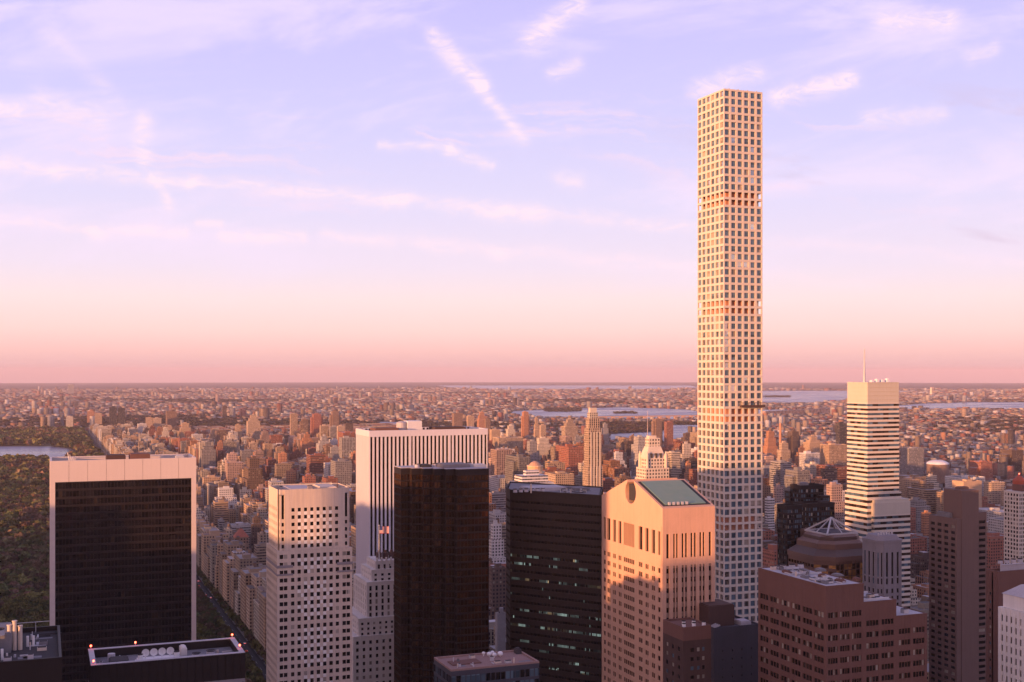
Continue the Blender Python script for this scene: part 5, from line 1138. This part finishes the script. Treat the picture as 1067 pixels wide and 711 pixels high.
viaduct(796, 882, 437, 6800, 7600, 24, 'long pinkish viaduct on close piers, left of the banded tower', 40)
viaduct(622, 728, 440, 6500, 6700, 13, 'low bridge crossing the water between the ornate tower and the tallest tower', 22)
# ------------------------------------------------------------------ street grid blocks
AV = [(187, 312), (336, 456), (500, 600), (622, 752), (778, 955), (982, 1170), (1196, 1385), (1410, 1560)]
blockers = HERO + LM + [(*r, 0) for r in MR]
PADS = []
def envelope(x, d):
    if x < 205: return 441
    if x < 370: return 447
    if x < 730: return 451
    if x < 880: return 460
    return 492 if d < 3000 else 455
for st_ in range(47, 119):
    Y_ = (st_ - 49.6) * 80.5 + 9
    for ai, (ax0, ax1) in enumerate([(-90, 150)] + AV):
        if Y_ < 100 and ax0 < 330: continue
        if ai == 0 and Y_ > 740: continue
        px_, _, dd = proj(ax0, Y_, 0) if depth(ax0, Y_) > 60 else (0, 0, 1)
        px2, _, _ = proj(ax1, Y_, 0) if depth(ax1, Y_) > 60 else (0, 0, 1)
        if depth(ax0, Y_) < 60 or px2 < -60 or px_ > 1150: continue
        PADS.append((ax0 - 3.5, Y_ - 3, ax1 + 3.5, Y_ + 65))
        lots = []
        for a, b2 in ((ax0, ax0 + 31), (ax1 - 31, ax1)):
            k = 0.0
            while k < 62: s_ = 62 if rnd.random() < .2 else rnd.choice([22, 31, 40]); e = min(k + s_, 62); lots.append((a, Y_ + k, b2, Y_ + e, 1, a == ax0)); k = e + .02
        for side in (0, 1):
            k = ax0 + 31.5
            while k < ax1 - 34:
                s_ = rnd.choice([8, 12, 16, 20, 26]); e = min(k + s_, ax1 - 31.5); yy = Y_ + side * 33; lots.append((k, yy, e, yy + 28 - rnd.uniform(0, 8), 0, False)); k = e + .02
        for (a, c, b2, e, av, west) in lots:
            if b2 - a < 5 or e - c < 5: continue
            d = depth((a + b2) / 2, (c + e) / 2); x = proj((a + b2) / 2, (c + e) / 2, 0)[0]
            if av:
                if ai == 1: h = rnd.uniform(46, 66)
                elif ai in (2, 3): h = rnd.uniform(42, 62) if rnd.random() < .65 else rnd.uniform(65, 105)
                else: h = rnd.uniform(18, 50) if rnd.random() < .36 else rnd.uniform(60, 122)
            else: h = rnd.uniform(14, 24) if rnd.random() < .64 else rnd.uniform(30, 66)
            if Y_ > 3950 and ai > 2: h = rnd.uniform(14, 22) if rnd.random() < .8 else rnd.uniform(35, 55)
            if Y_ < 757: h = rnd.uniform(30, 62)
            if ai == 0: h = rnd.uniform(25, 50)
            hm = HE - (envelope(x, d) + rnd.uniform(0, 22) - YE) / F * d
            if x > 900: h *= .62
            h = min(h, max(hm, 13))
            if hit(a, c, b2, e, blockers, 1.0): continue
            if h > 60 and rnd.random() < .3: form = rnd.choice(['setback', 'notched', 'crown'])
            elif h > 36: form = rnd.choice(['plain', 'plain', 'setback', 'notched'])
            else: form = 'plain'
            if ai == 1: colr = rnd.choice(['cream', 'cream', 'sandstone', 'white', 'tan'])
            else: colr = rnd.choices(['sandstone', 'cream', 'white', RB, 'brown', 'tan', 'grey', 'pink', 'dark brown', OB], [12, 9, 7, 20, 14, 10, 8, 8, 6, 10])[0]
            spec(a + .1, c + .1, b2 - .1, e - .1, h, colr, rnd.choice([.2, .2, .2, .2, .45, .8]) if h > 30 else .2, form)
sheet('pavement', PADS, .17, M['pavement'], 200, .15)
# ------------------------------------------------------------------ which buildings show largest
ZB = np.zeros((711, 1067), dtype=bool)
def rect_px(x0, y0, x1, y1, z):
    ps = [proj(a, b_, z) for a in (x0, x1) for b_ in (y0, y1)]
    if min(p[2] for p in ps) < 30: return None
    yb = max(proj(a, b_, 0)[1] for a in (x0, x1) for b_ in (y0, y1))
    return min(p[0] for p in ps), max(p[0] for p in ps), min(p[1] for p in ps), yb
items = [(depth((h[0] + h[2]) / 2, (h[1] + h[3]) / 2), h, None) for h in HERO] + [(depth((s.r[0] + s.r[2]) / 2, (s.r[1] + s.r[3]) / 2), (*s.r, s.z), s) for s in SPEC]
items.sort(key=lambda t: t[0])
for d, h, s in items:
    q = rect_px(*h)
    if q is None: continue
    a, b_, c, e = max(0, int(round(q[0]))), min(1067, int(round(q[1]))), max(0, int(round(q[2]))), min(711, int(round(q[3])))
    n = 0
    if b_ > a and e > c: reg = ZB[c:e, a:b_]; n = int((~reg).sum()); 
    if s is not None: s.vis = n; s.px = (q[0] + q[1]) / 2; s.py = q[2]; s.d = d; s.bb = q
    if b_ > a and e > c: ZB[c:e, a:b_] = True
ok = [s for s in SPEC if hasattr(s, 'vis')]
mids = [s for s in ok if s.mid]; gen = sorted([s for s in ok if not s.mid and s.vis >= 6], key=lambda s: -s.vis)
IND = mids + gen[:max(0, 268 - len(mids))]; ids = {id(s) for s in IND}
# ------------------------------------------------------------------ labels that single out
LAND = [(52, 204, 'black slab'), (277, 367, 'chequered tower'), (369, 508, 'striped tower'), (527, 627, 'ribbon-window tower'), (627, 727, 'pediment tower'), (727, 795, 'tallest tower'), (882, 946, 'banded tower'), (968, 1030, 'ribbed brown tower')]
def place(x):
    for a, b_, n in LAND:
        if a <= x <= b_: return 'beyond the ' + n
    L = [n for a, b_, n in LAND if b_ < x]; Rr = [n for a, b_, n in LAND if a > x]
    if not L: return 'left of the ' + Rr[0]
    if not Rr: return 'right of the ' + L[-1]
    return 'between %s and %s' % (L[-1], Rr[0])
ORD = ['first', 'second', 'third', 'fourth', 'fifth', 'sixth', 'seventh', 'eighth', 'ninth', 'tenth', 'eleventh', 'twelfth', 'thirteenth', 'fourteenth', 'fifteenth', 'sixteenth']
FORM = {'plain': 'flat-topped', 'setback': 'stepped-back', 'notched': 'notched', 'crown': 'small-crowned', 'gable': 'steep red-roofed'}
from collections import defaultdict
key = defaultdict(list)
for s in IND:
    s.size = 'tall' if s.z > 84 else 'mid-rise' if s.z > 34 else 'low'
    s.far = 'distant' if s.d > 2600 else 'middle-distance' if s.d > 1500 else 'nearer'
    key[(s.far, s.size, s.colour, FORM[s.form], place(s.px))].append(s)
for k, l in key.items():
    l.sort(key=lambda s: s.px)
    t = '%s %s %s %s building %s' % k
    for i, s in enumerate(l): s.label = t if len(l) == 1 else t + ', %s from left' % ORD[i % 16]
# ------------------------------------------------------------------ build them
rg = random.Random(11)
rest = MB()
for s in SPEC:
    c = tuple(q * s.jit for q in PAL[s.colour]); x0, y0, x1, y1 = s.r; g = gz(math.hypot((x0 + x1) / 2, (y0 + y1) / 2))
    z0 = g - 1; sty = s.style
    one = id(s) in ids
    if one:
        o = thing('apartment_building' if s.z > 24 else 'town_house', s.label, 'building', (x0, y0, g), 'buildings of the city beyond the towers'); loc = (x0, y0, g)
        b = MB(); r = massing(b, x0, y0, x1, y1, z0, s.z, c, sty, s.form, rg); b.build('walls', M['city'], o, loc, True)
        if r and r[2] - r[0] > 6:
            b = MB(); bh = bulkhead(b, r, s.z, c, rg); b.build('bulkhead', M['city'], o, loc, True)
            if rg.random() < .7 and s.z < 120: b = MB(); tank(b, r[0] + (r[2] - r[0]) * .75, r[1] + (r[3] - r[1]) * .7, s.z, rg); b.build('water_tank', M['city'], o, loc, True)
            if s.vis > 120:
                for k in range(rg.randint(1, 3)):
                    b = MB(); ax = rg.uniform(r[0] + 1, r[2] - 4); ay = rg.uniform(r[1] + 1, r[3] - 3); b.box(ax, ay, s.z, ax + rg.uniform(1.2, 3), ay + rg.uniform(1.2, 2.6), s.z + rg.uniform(.8, 2), 0, c=(*rg.choice(ROOF), 0)); b.build('rooftop_unit', M['city'], o, loc, True)
    else:
        r = massing(rest, x0, y0, x1, y1, z0, s.z, c, sty, s.form, rg)
        if r and s.z > 25 and r[2] - r[0] > 6:
            bulkhead(rest, r, s.z, c, rg)
            if rg.random() < .6: tank(rest, r[0] + (r[2] - r[0]) * .75, r[1] + (r[3] - r[1]) * .7, s.z, rg)
# unseen towers added west of the viewpoint, sized to shade the lower floors
SHADE_TW = []
for a_, c_, h_ in ((-210, -120, 240), (-116, -30, 246), (-26, 60, 240), (64, 168, 246), (172, 196, 226), (199, 265, 196), (268, 334, 256), (338, 396, 216), (400, 458, 200), (465, 515, 220), (518, 566, 212), (572, 640, 192), (646, 720, 180)):
    SHADE_TW.append((-345, (a_ + c_) / 2, 50, c_ - a_, h_))
for k_, h_ in enumerate((180, 205, 196, 170, 214, 186, 176, 168, 182, 150, 172, 140, 160, 150, 132, 140, 128, 120)): SHADE_TW.append((-870 - 12 * (k_ % 3), 430 + 66 * k_, 45, 52, h_))
SHADE_TW += [(-620, 100, 60, 60, 200), (-620, 240, 50, 50, 190), (-600, 370, 45, 45, 165), (-640, 480, 45, 45, 176)]
for X_, Y_, w, l, h in SHADE_TW:
    massing(rest, X_ - w / 2, Y_ - l / 2, X_ + w / 2, Y_ + l / 2, 0, h, PAL[rg.choice(['grey', 'cream', 'dark brown', 'tan'])], rg.choice([.2, .45, .8]), 'plain', rg)
for Y_ in range(-500, 5600, 62):  # unseen west side rows, added only for the shade they cast
    for X_ in (-935, -1010, -1130, -1220, -1400) if Y_ > 757 else (-480, -560, -760, -1000, -1150, -1300):
        if Y_ <= 757 and rg.random() < .3: continue
        h = rg.uniform(40, 62) if X_ == -935 else rg.uniform(18, 50); h = h if rg.random() < .9 else h + 45
        massing(rest, X_ - 16, Y_, X_ + 16, Y_ + rg.uniform(25, 56), gz(math.hypot(X_, Y_)) - 1, h, PAL[rg.choice(['sandstone', 'cream', RB, 'tan'])], .2, 'plain', rg)
# unseen blocks added south of the viewpoint, to darken reflections in south faces
for X_ in range(-250, 1000, 105):
    for Y_ in range(-900, -90, 82):
        h = rg.uniform(60, 210) if rg.random() < .75 else rg.uniform(30, 60)
        massing(rest, X_, Y_, X_ + rg.uniform(40, 80), Y_ + rg.uniform(35, 62), 0, h, PAL[rg.choice(['grey', 'cream', 'dark brown', 'tan', 'black glass', 'brown'])], rg.choice([.2, .45, .8]), 'plain', rg)
o = rest.build('city_blocks', M['city'], col=True); o['kind'] = 'stuff'
# ------------------------------------------------------------------ the low city running to the horizon
def far_city():
    g = np.random.default_rng(5); P = []; r = 1500.0
    while r < 21000:
        cell = max(17.0, r / 200.0); a = R(-5); da = cell / r
        n = int(R(55) / da); th = a + (np.arange(n) + g.uniform(0, 1)) * da; rr = r + g.uniform(-.3, .3, n) * cell
        P.append(np.stack([rr * np.sin(th), rr * np.cos(th), np.full(n, cell)], 1)); r += cell * 1.05
    P = np.concatenate(P); X, Y, C = P.T
    keep = ((X > 1580) | (Y > 5660)) & ~((X < 152) & (Y < 5660))
    near = C < 45
    keep &= ~(near & (((X % 84) < 15) | ((Y % 210) < 17)))
    P = P[keep]; X, Y, C = P.T
    d = X * st + Y * ct; rr = np.hypot(X, Y); py = YE + F * (HE + rr ** 2 / (2 * REFF)) / d; px = CX + F * (X * ct - Y * st) / d
    wet = np.zeros(len(P), bool)
    for w in WATER:
        ys = [q[0] for q in w]; wet |= (py > ys[0] - .4) & (py < ys[-1] + .4) & (px > np.interp(py, ys, [q[1] for q in w]) - 1) & (px < np.interp(py, ys, [q[2] for q in w]) + 1)
    isl = ((px > 625) & (px < 729) & (py > 441) & (py < 454) & (px < 727)) | ((px > 568) & (px < 604) & (py > 426) & (py < 429.5)) | ((px > 640) & (px < 662) & (py > 430) & (py < 431.6)) | ((px > 797) & (px < 822) & (py > 413) & (py < 414.5))
    wet &= ~((px > 568) & (px < 604) & (py > 426.5) & (py < 429.5)) & ~((px > 640) & (px < 662) & (py > 430) & (py < 431.6)) & ~((px > 797) & (px < 822) & (py > 413) & (py < 414.5))
    blk = np.zeros(len(P), bool)
    for b in blockers:
        if b[3] > 1400: blk |= (X > b[0] - C) & (X < b[2] + C) & (Y > b[1] - C) & (Y < b[3] + C)
    fn = np.sin(X / 610 + np.sin(Y / 470)) + np.sin(Y / 830 + X / 1900) + g.normal(0, .45, len(P))
    tree = (~wet & ~blk) & (isl | (fn > 1.1) | (g.random(len(P)) < .10))
    bld = ~wet & ~blk & ~tree & (g.random(len(P)) > .22)
    return P[bld], P[tree], g
PB, PT, gen_ = far_city()
def box_cloud(name, P, g):
    n = len(P); X, Y, C = P.T; rr = np.hypot(X, Y)
    w = C * g.uniform(.45, .92, n); l = C * g.uniform(.4, .85, n)
    h = 7 + g.gamma(1.6, 3.2, n) + C * .05
    clus = (np.sin(X / 340 + 1.3) * np.sin(Y / 290) > .88) & (g.random(n) < .30)
    h = np.where(clus, g.uniform(38, 62, n), h); tall = g.random(n) < .004; h = np.where(tall, g.uniform(30, 75, n), h)
    w = np.where(clus | tall, np.minimum(w, 30), w); l = np.where(clus | tall, np.minimum(l, 30), l)
    wide = g.random(n) < .04; h = np.where(wide, 13, h); w = np.where(wide, w * 1.8, w)
    z0 = -rr ** 2 / (2 * REFF) - 1.5; z1 = z0 + h + 1.5
    sx_ = np.array([-1, 1, 1, -1, -1, 1, 1, -1]) * .5; sy_ = np.array([-1, -1, 1, 1, -1, -1, 1, 1]) * .5
    V = np.empty((n, 8, 3)); V[:, :, 0] = X[:, None] + w[:, None] * sx_; V[:, :, 1] = Y[:, None] + l[:, None] * sy_
    V[:, :4, 2] = z0[:, None]; V[:, 4:, 2] = z1[:, None]
    Fq = np.array([[0, 1, 5, 4], [1, 2, 6, 5], [2, 3, 7, 6], [3, 0, 4, 7], [4, 5, 6, 7]])
    FI = (np.arange(n) * 8)[:, None, None] + Fq[None]
    me = bpy.data.meshes.new(name); me.vertices.add(n * 8); me.vertices.foreach_set('co', V.ravel())
    me.loops.add(n * 20); me.loops.foreach_set('vertex_index', FI.ravel().astype(np.int32)); me.polygons.add(n * 5); me.polygons.foreach_set('loop_start', np.arange(0, n * 20, 4, dtype=np.int32))
    uv = np.zeros((n, 5, 4, 2)); kx = np.maximum(1, np.round(w / 3.2)); kl = np.maximum(1, np.round(l / 3.2)); kh = h / 3.3
    for i, k in ((0, kx), (1, kl), (2, kx), (3, kl)): uv[:, i, 1, 0] = k; uv[:, i, 2, 0] = k; uv[:, i, 2, 1] = kh; uv[:, i, 3, 1] = kh
    me.uv_layers.new(name='UVMap').data.foreach_set('uv', uv.ravel())
    pal = np.array([PAL[k] for k in ('sandstone', 'cream', 'white', 'red brick', 'brown', 'tan', 'grey', 'pink', 'orange brick', 'dark brown')]); ci = g.choice(10, n, p=[.14, .13, .13, .17, .08, .11, .07, .07, .07, .03])
    col = np.zeros((n, 5, 4, 4)); base = pal[ci] * g.uniform(.3, .85, (n, 1)); col[..., :3] = base[:, None, None, :]; col[..., 3] = .2
    rf = np.array(ROOF + [(.40, .32, .30)]); rc = rf[g.integers(0, 6, n)] * g.uniform(.45, 1.0, (n, 1)) ** 1.3; col[:, 4, :, :3] = rc[:, None, :]; col[:, 4, :, 3] = 0
    me.color_attributes.new('tint', 'FLOAT_COLOR', 'CORNER').data.foreach_set('color', col.ravel())
    me.update(); me.validate(); me.materials.append(M['city']); o = bpy.data.objects.new(name, me); COL.objects.link(o); o['kind'] = 'stuff'; return o
box_cloud('distant_city', PB, gen_)
# ------------------------------------------------------------------ trees
def foliage():
    m, nt, b = mat('foliage'); ca = nt.nodes.new('ShaderNodeAttribute'); ca.attribute_name = 'tint'; pos, nor = geo(nt)
    n1 = noise(nt, pos, .35, 3, .6); n2 = noise(nt, pos, .02, 3, .6)
    sc = nt.nodes.new('ShaderNodeVectorMath'); sc.operation = 'SCALE'; nt.links.new(ca.outputs['Color'], sc.inputs[0]); nt.links.new(((n1 - .5) * 1.2 + (n2 - .5) * .8 + 1.0).v, sc.inputs['Scale'])
    nt.links.new(sc.outputs[0], b.inputs['Base Color']); b.inputs['Roughness'].default_value = .9; b.inputs['Specular IOR Level'].default_value = .1
    return m
M['foliage'] = foliage(); M['bark'] = wall('bark', (.07, .05, .04), .95, .2)
def crown_arrays(g, n, size, lump=5):
    """n leaf clumps (triangle pairs) spread through a lumpy crown of radius 1, height 0..1.5"""
    cen = g.normal(0, 1, (lump, 3)); cen /= np.linalg.norm(cen, axis=1)[:, None]; cen *= g.uniform(.3, .55, (lump, 1)); cen[:, 2] = np.abs(cen[:, 2]) * .9
    k = g.integers(0, lump, n); p = g.normal(0, 1, (n, 3)); p /= np.linalg.norm(p, axis=1)[:, None]; p = cen[k] + p * (g.uniform(.25, 1, (n, 1)) ** .4) * .55
    p[:, 2] = p[:, 2] * .8 + .75
    a = g.normal(0, 1, (n, 3)); a /= np.linalg.norm(a, axis=1)[:, None]; b = np.cross(a, g.normal(0, 1, (n, 3))); b /= np.linalg.norm(b, axis=1)[:, None]
    s = size * g.uniform(.6, 1.3, (n, 1)); q = np.stack([p - a * s, p + b * s, p + a * s, p - b * s], 1); return q
def quads(name, Q, colr, m, parent=None):
    n = len(Q); me = bpy.data.meshes.new(name); me.vertices.add(n * 4); me.vertices.foreach_set('co', Q.ravel()); me.loops.add(n * 4); me.loops.foreach_set('vertex_index', np.arange(n * 4, dtype=np.int32))
    me.polygons.add(n); me.polygons.foreach_set('loop_start', np.arange(0, n * 4, 4, dtype=np.int32))
    c = np.ones((n, 4, 4)); c[..., :3] = colr[:, None, :]; me.color_attributes.new('tint', 'FLOAT_COLOR', 'CORNER').data.foreach_set('color', c.ravel()); me.update(); me.validate(); me.materials.append(m)
    o = bpy.data.objects.new(name, me); COL.objects.link(o); 
    if parent: o.parent = parent
    return o
g = np.random.default_rng(21)
LEAF = np.array([(.105, .072, .045), (.092, .082, .040), (.070, .082, .034), (.135, .125, .045), (.115, .070, .050), (.075, .062, .044)])
pts = []
y = PY0 + 6
while y < PY1:
    s_ = 9.5 if y < 1700 else 12 if y < 2800 else 17
    x = max(PX0, -(y * .085) - 60)
    while x < PX1 - 4:
        X_, Y_ = x + g.uniform(-.4, .4) * s_, y + g.uniform(-.4, .4) * s_
        lawn = (math.sin(X_ / 55 + 1) * math.sin(Y_ / 140) > .80 and g.random() < .9) or abs(math.sin(X_ / 90 + .8 * math.sin(Y_ / 120)) - Y_ % 300 / 150 + 1) < .035
        if not lawn and g.random() > .06 and not in_water(X_, Y_, .8): pts.append((X_, Y_, s_))
        x += s_
    y += s_
near_pts, far_pts = [], []
cand = []
for p in pts:
    px_, py_, d = proj(p[0], p[1], 8)
    if (1 < px_ < 51 and 500 < py_ < 668 and p[1] < 2600) or (206 < px_ < 262 and 606 < py_ < 690): cand.append((d, p))
    else: far_pts.append(p)
cand.sort(key=lambda t: t[0]); near_pts = [c[1] for c in cand[:130]]; far_pts += [c[1] for c in cand[130:]]
Q = []; Cc = []
for X_, Y_, s_ in far_pts:
    px_, py_, d = proj(X_, Y_, 8); inview = -25 < px_ < 290
    n = (170 if Y_ < 1700 else 80 if Y_ < 2800 else 40) if inview else 24
    r_ = s_ * g.uniform(.42, .85); q = crown_arrays(g, n, .26 if n > 100 else .38 if n > 50 else .55, 4) * (r_, r_, r_ * g.uniform(.8, 1.1))
    q += (X_, Y_, gz(math.hypot(X_, Y_)) + 1.5 + g.uniform(0, 2)); Q.append(q)
    zone = math.sin(X_ / 70 + Y_ / 160) + g.normal(0, .7); c = LEAF[int(np.clip((zone + 2) / 4 * 6, 0, 5))] * g.uniform(.7, 1.9)
    Cc.append(np.tile(c, (n, 1)) * g.uniform(.75, 1.25, (n, 1)))
o = quads('park_woodland', np.concatenate(Q), np.concatenate(Cc), M['foliage']); o['kind'] = 'stuff'
protos = []
CN = [('russet brown', 0), ('olive brown', 1), ('dull green', 2), ('yellow-green', 3)]
for cn, ci in CN:
    for k in range(3):
        q = crown_arrays(g, 420, .15, 6) * (5.8, 5.8, 6.4); q[..., 2] += 3.2
        me = quads('crown', q, np.tile(LEAF[ci], (420, 1)) * g.uniform(.7, 1.35, (420, 1)), M['foliage']); 
        b = MB(); b.cyl(0, 0, 0, 5, .42, 7, r1=.26)
        for j in range(5): a = j * 1.26 + k; b.bar((0, 0, 3.2 + .4 * j), (2.6 * math.cos(a), 2.6 * math.sin(a), 7.4 + .3 * j), .2)
        tk = b.build('trunk', M['bark']); protos.append((cn, me, tk))
tr = []
for i, (X_, Y_, s_) in enumerate(near_pts):
    zone = math.sin(X_ / 70 + Y_ / 160) + g.normal(0, .6); ci = int(np.clip((zone + 1.6) / 3.2 * 4, 0, 3)); cn, me, tk = protos[ci * 3 + i % 3]
    r_ = thing('park_tree', '', 'tree', (X_, Y_, gz(math.hypot(X_, Y_)) + .1), 'trees of the park'); r_.rotation_euler = (0, 0, g.uniform(0, 6.28)); k = g.uniform(.8, 1.25) * s_ / 9; r_.scale = (k, k, k * g.uniform(.85, 1.15))
    for src in (me, tk): c = src.copy(); COL.objects.link(c); c.parent = r_
    px_, py_, d = proj(X_, Y_, 10); tr.append((cn, 'left of the black slab' if px_ < 60 else 'beside the avenue', px_, py_, r_))
for cn, me, tk in protos: bpy.data.objects.remove(me); bpy.data.objects.remove(tk)
kk = defaultdict(list)
for t in tr: kk[(t[0], t[1])].append(t)
for (cn, pl_), l in kk.items():
    l.sort(key=lambda t: -t[3]); 
    for i in range(0, len(l), 4):
        row = sorted(l[i:i + 4], key=lambda t: t[2]); dist = ORD[i // 4] if i // 4 < 16 else 'far'
        for j, t in enumerate(row): t[4]['label'] = '%s park tree %s, %s nearest cluster, %s from left' % (cn, pl_, dist, ORD[j])
# street trees along the avenue
q_ = []; c_ = []
for k in range(150):
    for X_ in (158.5, 167, 184):
        Y_ = 775 + k * 11 + g.uniform(-2, 2); q = crown_arrays(g, 60, .32, 4) * (4.8, 4.8, 5) + (X_, Y_, gz(Y_) + 2.5); q_.append(q); c_.append(np.tile(LEAF[g.integers(0, 4)], (60, 1)) * g.uniform(.8, 1.2, (60, 1)))
o = quads('avenue_foliage', np.concatenate(q_), np.concatenate(c_), M['foliage']); o['kind'] = 'stuff'
# distant clumps of trees among the low houses
q_ = []; c_ = []
for X_, Y_, C in PT:
    k = 16; r_ = C * .6; q = crown_arrays(g, k, .5, 3) * (r_, r_, min(r_, 7.0)) + (X_, Y_, gz(math.hypot(X_, Y_)) + .5); q_.append(q); c_.append(np.tile((LEAF[g.integers(0, 6)] * .4 + np.array((.045, .028, .026)) * .6), (k, 1)))
o = quads('distant_woodland', np.concatenate(q_), np.concatenate(c_), M['foliage']); o['kind'] = 'stuff'
# ------------------------------------------------------------------ traffic on the avenue
CARC = [('yellow taxi', (.75, .45, .04)), ('black car', (.03, .03, .03)), ('white car', (.7, .7, .7)), ('grey car', (.25, .25, .27))]
M['tyre'] = plain('tyre', (.02, .02, .02), .9); M['car_glass'] = glass('car_glass', (.02, .02, .03)); M['tail_lamp'] = plain('tail_lamp', (.6, .03, .02), .4, 0, (1, .1, .05), 5.0)
for k in range(16):
    nm, cc = CARC[k % 4]; X_ = (172.8, 176, 179.4, 176)[k % 4 if k % 3 else 0]; Y_ = 1080 + k * 31 + rg.uniform(0, 12)
    mt = M.setdefault('paint_' + nm, plain('paint_' + nm.replace(' ', '_'), cc, .35)); o = thing('car', '%s driving up the avenue beside the park, %s nearest of the traffic' % (nm, ORD[k]), 'car', (X_, Y_, .05), 'cars on the avenue')
    b = MB(); b.box(X_ - .9, Y_ - 2.3, .35, X_ + .9, Y_ + 2.3, .95, bottom=True); b.prism([(X_ - .85, Y_ - 1.4), (X_ + .85, Y_ - 1.4), (X_ + .85, Y_ + 1.0), (X_ - .85, Y_ + 1.0)], .95, 1.45, poly1=[(X_ - .65, Y_ - 1.0), (X_ + .65, Y_ - 1.0), (X_ + .65, Y_ + .5), (X_ - .65, Y_ + .5)]); b.build('body', mt, o, (X_, Y_, 0))
    for dx_ in (-.88, .68):
        for dy_ in (-1.4, 1.4): b = MB(); b.prism([(X_ + dx_, Y_ + dy_ - .33), (X_ + dx_ + .2, Y_ + dy_ - .33), (X_ + dx_ + .2, Y_ + dy_ + .33), (X_ + dx_, Y_ + dy_ + .33)], .02, .66); b.build('wheel', M['tyre'], o, (X_, Y_, 0))
    for dx_ in (-.8, .5): b = MB(); b.box(X_ + dx_, Y_ - 2.36, .65, X_ + dx_ + .3, Y_ - 2.3, .85, bottom=True); b.build('tail_light', M['tail_lamp'], o, (X_, Y_, 0))
# ------------------------------------------------------------------ haze
hb = MB(); S_ = 79000.0
hb.box(-S_, -S_, gz(S_ * 1.42) - 30, S_, S_, 470.0, bottom=True)
hm = bpy.data.materials.new('haze'); hm.use_nodes = True; hn = hm.node_tree; hn.nodes.clear()
ho = hn.nodes.new('ShaderNodeOutputMaterial'); pv_ = hn.nodes.new('ShaderNodeVolumePrincipled'); pv_.inputs['Density'].default_value = 2.2e-5; pv_.inputs['Color'].default_value = (1.0, .86, .95, 1)
pv_.inputs['Anisotropy'].default_value = 0.0
hn.links.new(pv_.outputs[0], ho.inputs['Volume'])
o = hb.build('haze', hm); o['kind'] = 'stuff'
cyv = bpy.data.worlds['World'].cycles if hasattr(bpy.data.worlds['World'], 'cycles') else None
print('IND', len(IND), 'SPEC', len(SPEC), 'far', len(PB), 'trees', len(PT), len(far_pts), len(near_pts))
